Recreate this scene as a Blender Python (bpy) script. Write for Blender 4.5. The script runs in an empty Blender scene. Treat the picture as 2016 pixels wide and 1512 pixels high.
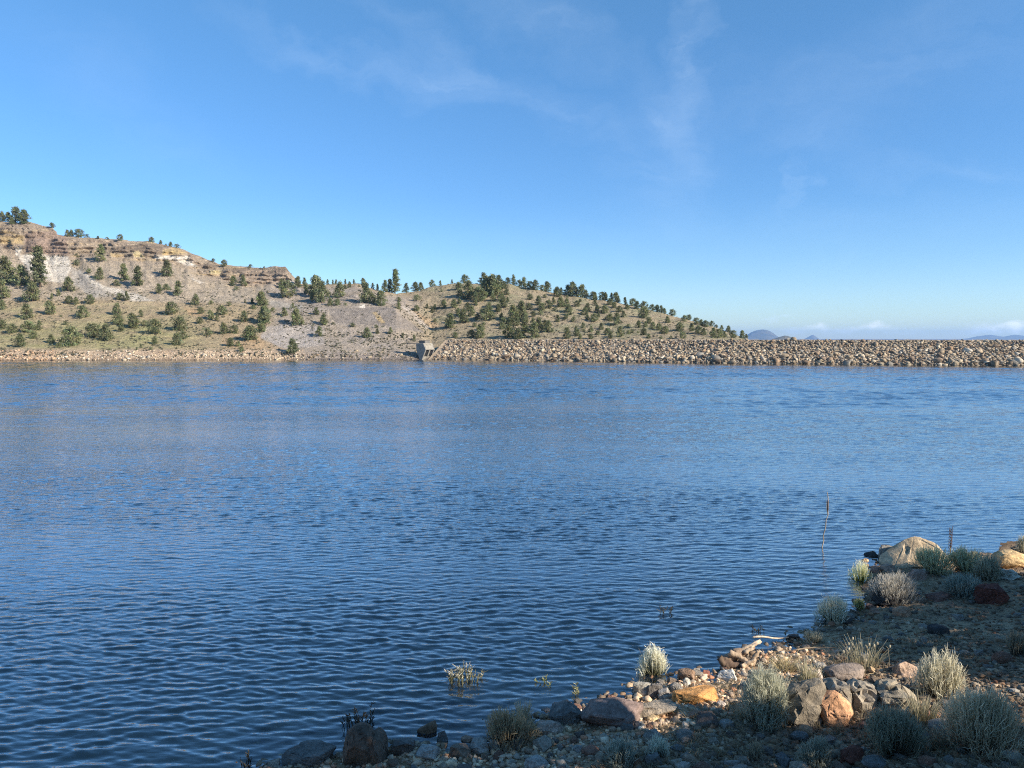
import bpy, bmesh, math, random
import numpy as np
from mathutils import Vector

C = bpy.context.scene
COL = C.collection
R = math.radians
rng = np.random.default_rng(7)
random.seed(7)

# ------------------------------------------------------------------ camera
CAMH = 5.5
FPX = 1514.0
TILT = math.atan(89.0 / FPX)
cam_d = bpy.data.cameras.new('camera')
cam = bpy.data.objects.new('camera', cam_d)
COL.objects.link(cam)
cam_d.sensor_width = 36.0
cam_d.lens = FPX / 2016 * 36
cam_d.clip_start = 0.1
cam_d.clip_end = 90000
cam.location = (0, 0, CAMH)
cam.rotation_euler = (math.pi / 2 - TILT, 0, 0)
C.camera = cam
CT, ST = math.cos(TILT), math.sin(TILT)

def ray(px, py):
    """direction (dx, 1, dz) of the sight line through a photo pixel"""
    x = (px - 1008) / FPX
    y = (756 - py) / FPX
    Yw = CT + y * ST
    Zw = -ST + y * CT
    return x / Yw, Zw / Yw

def at(px, py, Y):
    dx, dz = ray(px, py)
    return np.array([dx * Y, Y, CAMH + dz * Y])

def ztopx(X, Y, Z):
    z = Z - CAMH
    f = Y * CT - z * ST
    u = Y * ST + z * CT
    return 1008 + FPX * X / f, 756 - FPX * u / f

# ------------------------------------------------------------------ noise
def _hash(ix, iy, iz, seed):
    h = (ix.astype(np.int64) * 374761393 + iy.astype(np.int64) * 668265263 + iz.astype(np.int64) * 2147483647 + seed * 144665)
    h = (h ^ (h >> 13)) * 1274126177
    h = h & 0x7fffffff
    h = (h ^ (h >> 16)) & 0xffff
    return h / 65535.0

def vnoise(x, y, z=None, seed=0):
    x = np.asarray(x, float); y = np.asarray(y, float)
    z = np.zeros_like(x) if z is None else np.asarray(z, float)
    ix, iy, iz = np.floor(x), np.floor(y), np.floor(z)
    fx, fy, fz = x - ix, y - iy, z - iz
    fx = fx * fx * (3 - 2 * fx); fy = fy * fy * (3 - 2 * fy); fz = fz * fz * (3 - 2 * fz)
    out = 0
    for a in (0, 1):
        for b in (0, 1):
            for c in (0, 1):
                w = (fx if a else 1 - fx) * (fy if b else 1 - fy) * (fz if c else 1 - fz)
                out = out + w * _hash(ix + a, iy + b, iz + c, seed)
    return out * 2 - 1

def fbm(x, y, z=None, seed=0, oct=4, gain=.5):
    s = 0; a = 1; f = 1; n = 0
    for i in range(oct):
        s = s + a * vnoise(x * f, y * f, None if z is None else z * f, seed + i * 17)
        n += a; a *= gain; f *= 2.03
    return s / n

def sstep(a, b, x):
    t = np.clip((x - a) / (b - a), 0, 1)
    return t * t * (3 - 2 * t)

def sdf_poly(P, X, Y):
    """signed distance (positive inside) to polygon P"""
    P = np.asarray(P, float)
    d = np.full(X.shape, 1e18); inside = np.zeros(X.shape, bool)
    n = len(P)
    for i in range(n):
        ax, ay = P[i]; bx, by = P[(i + 1) % n]
        ex, ey = bx - ax, by - ay
        t = np.clip(((X - ax) * ex + (Y - ay) * ey) / (ex * ex + ey * ey + 1e-12), 0, 1)
        dd = (X - ax - t * ex) ** 2 + (Y - ay - t * ey) ** 2
        d = np.minimum(d, dd)
        c = ((ay > Y) != (by > Y)) & (X < ex * (Y - ay) / (ey + 1e-12) + ax)
        inside ^= c
    d = np.sqrt(d)
    return np.where(inside, d, -d)

# ------------------------------------------------------------------ mesh helpers
def mesh_np(name, V, F, mats, col=None, smooth=False, fmat=None):
    V = np.ascontiguousarray(V, np.float32); F = np.ascontiguousarray(F, np.int32)
    me = bpy.data.meshes.new(name)
    n, k = F.shape
    me.vertices.add(len(V)); me.vertices.foreach_set('co', V.ravel())
    me.loops.add(n * k); me.loops.foreach_set('vertex_index', F.ravel())
    me.polygons.add(n)
    me.polygons.foreach_set('loop_start', np.arange(0, n * k, k, dtype=np.int32))
    try:
        me.polygons.foreach_set('loop_total', np.full(n, k, np.int32))
    except Exception:
        pass
    if smooth:
        me.polygons.foreach_set('use_smooth', np.ones(n, bool))
    for m in (mats if isinstance(mats, (list, tuple)) else [mats]):
        me.materials.append(m)
    if fmat is not None:
        me.polygons.foreach_set('material_index', np.asarray(fmat, np.int32))
    if col is not None:
        a = me.attributes.new('Col', 'FLOAT_COLOR', 'POINT')
        c = np.ones((len(V), 4), np.float32); c[:, :3] = col
        a.data.foreach_set('color', c.ravel())
    me.update(); me.validate()
    return me

def link(name, me, parent=None, loc=None, rotz=0):
    o = bpy.data.objects.new(name, me)
    COL.objects.link(o)
    if parent: o.parent = parent
    if loc is not None: o.location = tuple(float(v) for v in loc)
    if rotz: o.rotation_euler = (0, 0, rotz)
    return o

def empty(name, loc=(0, 0, 0), rotz=0):
    return link(name, None, None, loc, rotz)

def tag(o, label=None, cat=None, group=None, kind=None):
    if label: o['label'] = label
    if cat: o['category'] = cat
    if group: o['group'] = group
    if kind: o['kind'] = kind
    return o

def ico(sub):
    bm = bmesh.new()
    bmesh.ops.create_icosphere(bm, subdivisions=sub, radius=1)
    V = np.array([v.co[:] for v in bm.verts]); F = np.array([[v.index for v in f.verts] for f in bm.faces])
    bm.free()
    return V, F
ICO = {s: ico(s) for s in (1, 2, 3, 4, 5)}

def grid_faces(nr, nc):
    i = np.arange(nr - 1)[:, None] * nc + np.arange(nc - 1)[None, :]
    return np.stack([i, i + 1, i + nc + 1, i + nc], -1).reshape(-1, 4)

class Geo:
    """collects triangles/quads with colour; build() links one mesh object"""
    def __init__(s): s.V = []; s.F = []; s.Cc = []; s.n = 0
    def add(s, V, F, c=(1, 1, 1)):
        V = np.asarray(V, float); F = np.asarray(F)
        if F.shape[1] == 3: F = np.concatenate([F, F[:, 2:3]], 1)
        s.V.append(V); s.F.append(F + s.n)
        c = np.asarray(c, float)
        s.Cc.append(np.broadcast_to(c, (len(V), 3)).copy()); s.n += len(V)
    def tube(s, pts, rad, sides=6, c=(1, 1, 1), cap=True):
        pts = np.asarray(pts, float); n = len(pts)
        rad = np.broadcast_to(np.asarray(rad, float), (n,))
        T = np.gradient(pts, axis=0); T /= np.linalg.norm(T, axis=1)[:, None] + 1e-9
        up = np.array([0.3, 0.2, 1.0]) if abs(T[0][2]) < .9 else np.array([1.0, .2, .1])
        A = np.cross(T, up); A /= np.linalg.norm(A, axis=1)[:, None] + 1e-9
        B = np.cross(T, A)
        an = np.linspace(0, 2 * math.pi, sides, endpoint=False)
        V = pts[:, None] + rad[:, None, None] * (np.cos(an)[None, :, None] * A[:, None] + np.sin(an)[None, :, None] * B[:, None])
        V = V.reshape(-1, 3); F = []
        for i in range(n - 1):
            for j in range(sides):
                k = (j + 1) % sides
                F.append([i * sides + j, i * sides + k, (i + 1) * sides + k, (i + 1) * sides + j])
        V = np.vstack([V, pts[0], pts[-1]])
        for j in range(sides):
            k = (j + 1) % sides
            F.append([len(V) - 2, k, j, j]); F.append([len(V) - 1, (n - 1) * sides + j, (n - 1) * sides + k, (n - 1) * sides + k])
        s.add(V, np.array(F), c)
    def box(s, lo, hi, c=(1, 1, 1)):
        (x0, y0, z0), (x1, y1, z1) = lo, hi
        V = [(x0, y0, z0), (x1, y0, z0), (x1, y1, z0), (x0, y1, z0), (x0, y0, z1), (x1, y0, z1), (x1, y1, z1), (x0, y1, z1)]
        F = [(0, 3, 2, 1), (4, 5, 6, 7), (0, 1, 5, 4), (1, 2, 6, 5), (2, 3, 7, 6), (3, 0, 4, 7)]
        s.add(V, np.array(F), c)
    def mesh(s, name, mat, smooth=False):
        V = np.vstack(s.V); F = np.vstack(s.F); c = np.vstack(s.Cc)
        tri = F[:, 2] == F[:, 3]
        if tri.all():
            return mesh_np(name, V, F[:, :3], mat, c, smooth)
        if not tri.any():
            return mesh_np(name, V, F, mat, c, smooth)
        # mixed: build with explicit loop starts
        me = bpy.data.meshes.new(name)
        tot = np.where(tri, 3, 4).astype(np.int32)
        st = np.concatenate([[0], np.cumsum(tot)[:-1]]).astype(np.int32)
        m = np.ones(F.shape, bool); m[tri, 3] = False
        me.vertices.add(len(V)); me.vertices.foreach_set('co', V.astype(np.float32).ravel())
        L = F[m].astype(np.int32)
        me.loops.add(len(L)); me.loops.foreach_set('vertex_index', L)
        me.polygons.add(len(F)); me.polygons.foreach_set('loop_start', st)
        try: me.polygons.foreach_set('loop_total', tot)
        except Exception: pass
        if smooth: me.polygons.foreach_set('use_smooth', np.ones(len(F), bool))
        me.materials.append(mat)
        a = me.attributes.new('Col', 'FLOAT_COLOR', 'POINT')
        cc = np.ones((len(V), 4), np.float32); cc[:, :3] = c
        a.data.foreach_set('color', cc.ravel())
        me.update(); me.validate()
        return me
    def build(s, name, mat, parent=None, loc=None, smooth=False):
        return link(name, s.mesh(name, mat, smooth), parent, loc)

# ------------------------------------------------------------------ materials
def newmat(name):
    m = bpy.data.materials.new(name); m.use_nodes = True
    nt = m.node_tree; nt.nodes.clear()
    out = nt.nodes.new('ShaderNodeOutputMaterial')
    return m, nt, out

def N(nt, t, **kw):
    n = nt.nodes.new(t)
    for k, v in kw.items():
        if k in n.inputs: n.inputs[k].default_value = v
        else: setattr(n, k, v)
    return n

def mixc(nt, mode, fac, a, b):
    n = nt.nodes.new('ShaderNodeMix'); n.data_type = 'RGBA'; n.blend_type = mode
    for idx, v in ((0, fac), (6, a), (7, b)):
        if hasattr(v, 'links') or isinstance(v, bpy.types.NodeSocket): nt.links.new(v, n.inputs[idx])
        elif idx == 0: n.inputs[0].default_value = v
        else: n.inputs[idx].default_value = (*v, 1) if len(v) == 3 else v
    return n.outputs[2]

def ramp(nt, src, stops):
    n = nt.nodes.new('ShaderNodeValToRGB'); nt.links.new(src, n.inputs[0])
    el = n.color_ramp.elements
    while len(el) < len(stops): el.new(0.5)
    for e, (p, c) in zip(el, stops):
        e.position = p; e.color = (c, c, c, 1) if not hasattr(c, '__len__') else (*c, 1)
    return n.outputs[0]

def noise(nt, vec, scale, detail=5, rough=.55, dist=0):
    n = N(nt, 'ShaderNodeTexNoise', Scale=scale, Detail=detail, Roughness=rough, Distortion=dist)
    nt.links.new(vec, n.inputs['Vector'])
    return n

def rock_material(name, src, scale=1.0, bump=.5, coords='Object'):
    m, nt, out = newmat(name)
    tc = N(nt, 'ShaderNodeTexCoord'); vec = tc.outputs[coords]
    if src == 'object':
        base = N(nt, 'ShaderNodeObjectInfo').outputs['Color']
    else:
        base = N(nt, 'ShaderNodeAttribute', attribute_name='Col').outputs['Color']
    n1 = noise(nt, vec, 3.2 * scale, 6, .62)
    n2 = noise(nt, vec, 17 * scale, 5, .6)
    n3 = noise(nt, vec, 70 * scale, 3, .6)
    v1 = ramp(nt, n1.outputs[0], [(.28, .52), (.5, 1.0), (.72, 1.38)])
    c = mixc(nt, 'MULTIPLY', 1.0, base, v1)
    v2 = ramp(nt, n2.outputs[0], [(.3, .60), (.7, 1.36)])
    c = mixc(nt, 'MULTIPLY', .85, c, v2)
    v3 = ramp(nt, n3.outputs[0], [(.3, .58), (.7, 1.38)])
    c = mixc(nt, 'MULTIPLY', .7, c, v3)
    # lichen / weathering patches, a warm stain
    n4 = noise(nt, vec, 2.1 * scale, 7, .7, .4)
    f4 = ramp(nt, n4.outputs[0], [(.58, 0.0), (.70, .55)])
    c = mixc(nt, 'MIX', f4, c, (.30, .245, .16))
    b = N(nt, 'ShaderNodeBsdfPrincipled', Roughness=.93)
    b.inputs['Specular IOR Level'].default_value = .25
    nt.links.new(c, b.inputs['Base Color'])
    add = N(nt, 'ShaderNodeMath', operation='ADD'); nt.links.new(n1.outputs[0], add.inputs[0])
    mu = N(nt, 'ShaderNodeMath', operation='MULTIPLY'); nt.links.new(n2.outputs[0], mu.inputs[0]); mu.inputs[1].default_value = .45
    nt.links.new(mu.outputs[0], add.inputs[1])
    add2 = N(nt, 'ShaderNodeMath', operation='ADD'); nt.links.new(add.outputs[0], add2.inputs[0])
    mu3 = N(nt, 'ShaderNodeMath', operation='MULTIPLY'); nt.links.new(n3.outputs[0], mu3.inputs[0]); mu3.inputs[1].default_value = .12
    nt.links.new(mu3.outputs[0], add2.inputs[1])
    bp = N(nt, 'ShaderNodeBump', Strength=bump, Distance=.05 / scale)
    nt.links.new(add2.outputs[0], bp.inputs['Height']); nt.links.new(bp.outputs[0], b.inputs['Normal'])
    nt.links.new(b.outputs[0], out.inputs[0])
    return m

def leaf_material(name, trans=.3, rough=.75, src='attr', var=.25):
    m, nt, out = newmat(name)
    base = N(nt, 'ShaderNodeAttribute', attribute_name='Col').outputs['Color']
    oi = N(nt, 'ShaderNodeObjectInfo')
    v = N(nt, 'ShaderNodeMapRange'); nt.links.new(oi.outputs['Random'], v.inputs[0])
    v.inputs[3].default_value = 1 - var; v.inputs[4].default_value = 1 + var
    cc = N(nt, 'ShaderNodeCombineColor')
    for i in range(3): nt.links.new(v.outputs[0], cc.inputs[i])
    c = mixc(nt, 'MULTIPLY', 1.0, base, cc.outputs[0])
    d = N(nt, 'ShaderNodeBsdfPrincipled', Roughness=rough); d.inputs['Specular IOR Level'].default_value = .2
    nt.links.new(c, d.inputs['Base Color'])
    t = N(nt, 'ShaderNodeBsdfTranslucent'); nt.links.new(c, t.inputs[0])
    mx = N(nt, 'ShaderNodeMixShader'); mx.inputs[0].default_value = trans
    nt.links.new(d.outputs[0], mx.inputs[1]); nt.links.new(t.outputs[0], mx.inputs[2])
    nt.links.new(mx.outputs[0], out.inputs[0])
    return m

def wood_material(name, bump=.4, scale=20):
    m, nt, out = newmat(name)
    base = N(nt, 'ShaderNodeAttribute', attribute_name='Col').outputs['Color']
    tc = N(nt, 'ShaderNodeTexCoord')
    mp = N(nt, 'ShaderNodeMapping'); mp.inputs['Scale'].default_value = (1, 1, .3); nt.links.new(tc.outputs['Object'], mp.inputs[0])
    n1 = noise(nt, mp.outputs[0], scale, 5, .65)
    c = mixc(nt, 'MULTIPLY', 1.0, base, ramp(nt, n1.outputs[0], [(.3, .5), (.7, 1.4)]))
    b = N(nt, 'ShaderNodeBsdfPrincipled', Roughness=.9); b.inputs['Specular IOR Level'].default_value = .2
    nt.links.new(c, b.inputs['Base Color'])
    bp = N(nt, 'ShaderNodeBump', Strength=bump, Distance=.02); nt.links.new(n1.outputs[0], bp.inputs['Height']); nt.links.new(bp.outputs[0], b.inputs['Normal'])
    nt.links.new(b.outputs[0], out.inputs[0])
    return m

M_ROCK = rock_material('weathered_rock', 'object', 1.0, .85)
M_GRAVEL = rock_material('gravel_stone', 'attr', 4.0, .4)
M_RIPRAP = rock_material('riprap_rock', 'object', .6, .5)
M_RIPRAP_S = rock_material('riprap_rock_mass', 'attr', .6, .5)
M_JUNI = leaf_material('juniper_needles', .3)
M_SAGE = leaf_material('sage_leaves', .3, .8)
M_WOOD = wood_material('bark')
M_DRIFT = wood_material('driftwood_grain', .6, 14)

# ------------------------------------------------------------------ light and sky
SUN_EL = R(29)
SUN_AZ = R(118)          # clockwise from the viewing direction (+Y): right and behind the camera
sd = np.array([math.sin(SUN_AZ) * math.cos(SUN_EL), math.cos(SUN_AZ) * math.cos(SUN_EL), math.sin(SUN_EL)])
sun_d = bpy.data.lights.new('sun', 'SUN'); sun_d.energy = 4.7; sun_d.angle = R(.53); sun_d.color = (1.0, .90, .76)
sun = bpy.data.objects.new('sun', sun_d); COL.objects.link(sun)
sun.rotation_euler = Vector(sd).to_track_quat('Z', 'Y').to_euler()

def build_world():
    w = bpy.data.worlds.new('World'); C.world = w; w.use_nodes = True
    nt = w.node_tree; nt.nodes.clear()
    out = nt.nodes.new('ShaderNodeOutputWorld'); bg = nt.nodes.new('ShaderNodeBackground')
    sky = nt.nodes.new('ShaderNodeTexSky'); sky.sky_type = 'NISHITA'; sky.sun_disc = False
    sky.sun_elevation = SUN_EL; sky.sun_rotation = SUN_AZ
    sky.altitude = 1000; sky.air_density = 1.0; sky.dust_density = .05; sky.ozone_density = 2.6
    hs = N(nt, 'ShaderNodeHueSaturation', Saturation=1.25, Value=1.0, Hue=.5); nt.links.new(sky.outputs[0], hs.inputs['Color'])
    tc = N(nt, 'ShaderNodeTexCoord'); sp = N(nt, 'ShaderNodeSeparateXYZ'); nt.links.new(tc.outputs['Generated'], sp.inputs[0])
    az = N(nt, 'ShaderNodeMath', operation='ARCTAN2'); nt.links.new(sp.outputs[0], az.inputs[0]); nt.links.new(sp.outputs[1], az.inputs[1])
    el = N(nt, 'ShaderNodeMath', operation='ARCSINE'); nt.links.new(sp.outputs[2], el.inputs[0])
    cb = N(nt, 'ShaderNodeCombineXYZ'); nt.links.new(az.outputs[0], cb.inputs[0]); nt.links.new(el.outputs[0], cb.inputs[1])
    tf = N(nt, 'ShaderNodeMapRange'); nt.links.new(el.outputs[0], tf.inputs[0]); tf.inputs[1].default_value = 0; tf.inputs[2].default_value = R(24); tf.inputs[3].default_value = 1; tf.inputs[4].default_value = 0
    col = mixc(nt, 'MULTIPLY', tf.outputs[0], hs.outputs['Color'], (.66, .76, .92))
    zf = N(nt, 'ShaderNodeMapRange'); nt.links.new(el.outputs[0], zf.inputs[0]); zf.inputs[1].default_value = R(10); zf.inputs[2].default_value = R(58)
    col = mixc(nt, 'MULTIPLY', zf.outputs[0], col, (2.05, 1.55, 1.22))      # added: overhead sky brightened and warmed to lift fill light and reflections
    def warp(scale, amt, stretch):
        mp = N(nt, 'ShaderNodeMapping'); mp.inputs['Scale'].default_value = stretch; nt.links.new(cb.outputs[0], mp.inputs[0])
        n = noise(nt, mp.outputs[0], scale, 6, .6)
        s = N(nt, 'ShaderNodeVectorMath', operation='SUBTRACT'); nt.links.new(n.outputs['Color'], s.inputs[0]); s.inputs[1].default_value = (.5, .5, .5)
        k = N(nt, 'ShaderNodeVectorMath', operation='SCALE'); nt.links.new(s.outputs[0], k.inputs[0]); k.inputs['Scale'].default_value = amt
        a = N(nt, 'ShaderNodeVectorMath', operation='ADD'); nt.links.new(cb.outputs[0], a.inputs[0]); nt.links.new(k.outputs[0], a.inputs[1])
        return a.outputs[0]
    wc = warp(7, .16, (1, 1.3, 1)); wk = warp(42, .022, (1, 1.4, 1))
    def cloud(px, py, rx, ry, rot, strength, w, fine, ccol, tex=(1, 1, 1), hard=1.0):
        nonlocal col
        dx, dz = ray(px, py)
        a0 = math.atan2(dx, 1); e0 = math.atan2(dz, math.hypot(dx, 1))
        mp = N(nt, 'ShaderNodeMapping', vector_type='TEXTURE')
        mp.inputs['Location'].default_value = (a0, e0, 0); mp.inputs['Rotation'].default_value = (0, 0, R(rot))
        mp.inputs['Scale'].default_value = (rx / FPX, ry / FPX, 1); nt.links.new(w, mp.inputs[0])
        g = N(nt, 'ShaderNodeTexGradient', gradient_type='SPHERICAL'); nt.links.new(mp.outputs[0], g.inputs[0])
        mp2 = N(nt, 'ShaderNodeMapping'); mp2.inputs['Scale'].default_value = tex; mp2.inputs['Rotation'].default_value = (0, 0, R(-rot)); nt.links.new(w, mp2.inputs[0])
        n = noise(nt, mp2.outputs[0], fine, 6, .6)
        r = ramp(nt, n.outputs[0], [(.32, 0.15), (.70, 1.0)])
        m1 = N(nt, 'ShaderNodeMath', operation='MULTIPLY'); nt.links.new(g.outputs[1], m1.inputs[0]); nt.links.new(r, m1.inputs[1])
        m2 = N(nt, 'ShaderNodeMath', operation='MULTIPLY', use_clamp=True); nt.links.new(m1.outputs[0], m2.inputs[0]); m2.inputs[1].default_value = strength * hard * (.38 if hard == 1 else .62)
        m3 = N(nt, 'ShaderNodeMath', operation='MINIMUM'); nt.links.new(m2.outputs[0], m3.inputs[0]); m3.inputs[1].default_value = min(1.0, strength)
        col = mixc(nt, 'MIX', m3.outputs[0], col, ccol)
    W = (5.6, 6.6, 7.6)
    for c in CIRRUS: cloud(*c[:6], wc, 9, W, (1, 3.5, 1))
    for c in CUMULUS: cloud(*c[:6], wk, 70, c[6], (1, 1.6, 1), 3.0)
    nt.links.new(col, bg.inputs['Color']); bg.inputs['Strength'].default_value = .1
    nt.links.new(bg.outputs[0], out.inputs[0])

CIRRUS = [  # px, py, half width, half height, rotation, strength
    (870, 140, 170, 55, -12, .42), (680, 110, 330, 45, -16, .30), (1060, 190, 260, 55, -18, .22), (820, 40, 200, 40, -28, .22),
    (1060, 45, 260, 60, -20, .26), (1370, 100, 45, 190, -8, .42), (1335, 230, 55, 170, 25, .26), (1300, 330, 150, 170, 20, .22),
    (1640, 290, 170, 50, -20, .18), (1575, 375, 14, 60, 4, .26), (1800, 110, 320, 130, 15, .20), (1900, 345, 260, 30, -3, .16),
    (250, 200, 300, 90, -30, .12), (1500, 180, 300, 90, -5, .14), (300, 560, 900, 60, 0, .10), (1500, 470, 800, 60, 0, .10)]
CUMULUS = [
    (1690, 650, 150, 9, 0, .38, (6.0, 6.9, 7.7)), (1725, 643, 24, 9, 0, .5, (7.6, 8.0, 8.4)), (1612, 646, 28, 8, 0, .45, (7.0, 7.7, 8.3)),
    (1520, 629, 22, 9, 0, .28, (4.6, 5.8, 7.2)), (1552, 625, 16, 5, 0, .25, (4.6, 5.8, 7.2)), (1560, 651, 35, 6, 0, .3, (5.0, 6.1, 7.4)),
    (1965, 647, 60, 11, 0, .4, (6.2, 7.0, 7.8)), (2003, 641, 26, 11, 0, .6, (7.9, 8.3, 8.7)), (1962, 648, 18, 8, 0, .5, (7.5, 8.0, 8.5)),
    (1920, 652, 50, 8, 0, .3, (5.6, 6.6, 7.7))]

# ------------------------------------------------------------------ shore and ground sheet
SHORE_PX = [(380, 1560), (470, 1528), (560, 1505), (660, 1490), (750, 1484), (830, 1492), (880, 1480), (950, 1470), (1000, 1448), (1075, 1424), (1140, 1396),
            (1240, 1384), (1262, 1368), (1330, 1343), (1420, 1318), (1500, 1288), (1545, 1262), (1600, 1240), (1665, 1222), (1715, 1192),
            (1712, 1150), (1722, 1118), (1745, 1106), (1850, 1100), (1940, 1085), (2016, 1068), (2200, 1050), (2600, 1040)]
def on_water(px, py):
    dx, dz = ray(px, py); t = -CAMH / dz
    return np.array([dx * t, t])
SHORE = [tuple(on_water(*p)) for p in SHORE_PX]
LAND = [(-30, 5.2), (-8, 7.0)] + SHORE + [(60, 26), (80, -40), (-30, -40)]

def shore_profile(d, X, Y):
    land = .085 * d + .028 * np.maximum(d - 2, 0) ** 2
    land = np.minimum(land, .085 * 12 + .028 * 100) + 2.2 * sstep(7.0, 1.0, Y) * sstep(0, 3, d)
    bed = -.16 * (-d) - .01 * (-d) ** 2
    return np.where(d > 0, land, np.maximum(bed, -4.0))

def ground_height(X, Y):
    wx = X + .35 * fbm(X * .9, Y * .9, seed=3); wy = Y + .35 * fbm(X * .9, Y * .9, seed=4)
    d = sdf_poly(LAND, wx, wy)
    z = shore_profile(d, X, Y)
    amp = sstep(-6, 0, d)
    z = z + amp * (.05 * fbm(X * 1.3, Y * 1.3, seed=11) + .035 * fbm(X * 5, Y * 5, seed=12, oct=3))
    return z, d

GX = np.arange(-12, 26.001, .07); GY = np.arange(5, 27.001, .07)
GXX, GYY = np.meshgrid(GX, GY)
GZ, GD = ground_height(GXX, GYY)
def _bil(A, x, y):
    fx = np.clip((np.asarray(x, float) - GX[0]) / .07, 0, len(GX) - 1.001); fy = np.clip((np.asarray(y, float) - GY[0]) / .07, 0, len(GY) - 1.001)
    i = fx.astype(int); j = fy.astype(int); u = fx - i; v = fy - j
    return A[j, i] * (1 - u) * (1 - v) + A[j, i + 1] * u * (1 - v) + A[j + 1, i] * (1 - u) * v + A[j + 1, i + 1] * u * v
def gz(x, y): return _bil(GZ, x, y)
def gd(x, y): return _bil(GD, x, y)
_T = np.arange(5.2, 27, .015)
def ground_at(px, py, water=True):
    """where the sight line of a photo pixel meets the shore (or the water)"""
    dx, dz = ray(px, py)
    X = dx * _T; Z = CAMH + dz * _T
    G = gz(X, _T)
    if water: G = np.maximum(G, 0)
    k = np.argmax(Z < G) if (Z < G).any() else len(_T) - 1
    x, y = float(X[k]), float(_T[k])
    return np.array([x, y, float(gz(x, y))])

def build_ground():
    ax = np.concatenate([[-40000, -15000, -8500, -5000, -1500, -500, -200, -90, -45, -25, -16], GX, [28, 32, 40, 60, 100, 200, 500, 1500, 5000, 15000, 40000]])
    ay = np.concatenate([[-40000, -8000, -1500, -300, -80, -30, -15, -8, -4, -1, 1, 2, 3, 4], GY, [29, 33, 40, 60, 120, 200, 300, 600, 1500, 5000, 15000, 40000]])
    XX, YY = np.meshgrid(ax, ay)
    Z, d = ground_height(XX, YY)
    V = np.stack([XX, YY, Z], -1).reshape(-1, 3)
    m, nt, out = newmat('shore_soil')
    tc = N(nt, 'ShaderNodeTexCoord'); vec = tc.outputs['Object']
    n1 = noise(nt, vec, .9, 6, .6); n2 = noise(nt, vec, 9, 6, .65); n3 = noise(nt, vec, 60, 4, .65)
    c = mixc(nt, 'MIX', ramp(nt, n1.outputs[0], [(.35, 0), (.65, 1)]), (.20, .135, .085), (.38, .275, .172))
    c = mixc(nt, 'MULTIPLY', 1, c, ramp(nt, n2.outputs[0], [(.3, .6), (.7, 1.35)]))
    c = mixc(nt, 'MULTIPLY', 1, c, ramp(nt, n3.outputs[0], [(.3, .6), (.7, 1.4)]))
    at_ = N(nt, 'ShaderNodeAttribute', attribute_name='Col').outputs['Color']
    c = mixc(nt, 'MULTIPLY', 1, c, at_)
    b = N(nt, 'ShaderNodeBsdfPrincipled', Roughness=.95); b.inputs['Specular IOR Level'].default_value = .2
    nt.links.new(c, b.inputs['Base Color'])
    ad = N(nt, 'ShaderNodeMath', operation='ADD'); nt.links.new(n2.outputs[0], ad.inputs[0]); nt.links.new(n3.outputs[0], ad.inputs[1])
    bp = N(nt, 'ShaderNodeBump', Strength=.7, Distance=.03); nt.links.new(ad.outputs[0], bp.inputs['Height']); nt.links.new(bp.outputs[0], b.inputs['Normal'])
    nt.links.new(b.outputs[0], out.inputs[0])
    # silt on the lake bed, damp soil along the waterline
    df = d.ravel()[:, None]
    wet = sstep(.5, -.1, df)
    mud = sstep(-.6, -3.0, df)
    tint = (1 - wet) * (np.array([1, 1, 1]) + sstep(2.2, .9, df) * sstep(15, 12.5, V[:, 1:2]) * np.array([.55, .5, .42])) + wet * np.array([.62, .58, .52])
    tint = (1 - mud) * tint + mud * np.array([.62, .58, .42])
    far = (np.abs(V[:, 0:1]) > 400) | (V[:, 1:2] > 250)
    tint = np.where(far, np.array([.62, .60, .45]), tint)
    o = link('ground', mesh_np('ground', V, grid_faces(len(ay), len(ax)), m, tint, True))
    tag(o, kind='structure')

# ------------------------------------------------------------------ far shore: hills
def yw(px):
    return float(np.interp(px, [-900, 0, 300, 560, 850, 1000, 1200, 1440, 1700, 2016, 2700], [710.5, 709.5, 709, 708, 707.5, 709, 711.5, 715, 717.5, 720, 725]))
def Yw(px):
    dx, dz = ray(px, yw(px)); return -CAMH / dz
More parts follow.
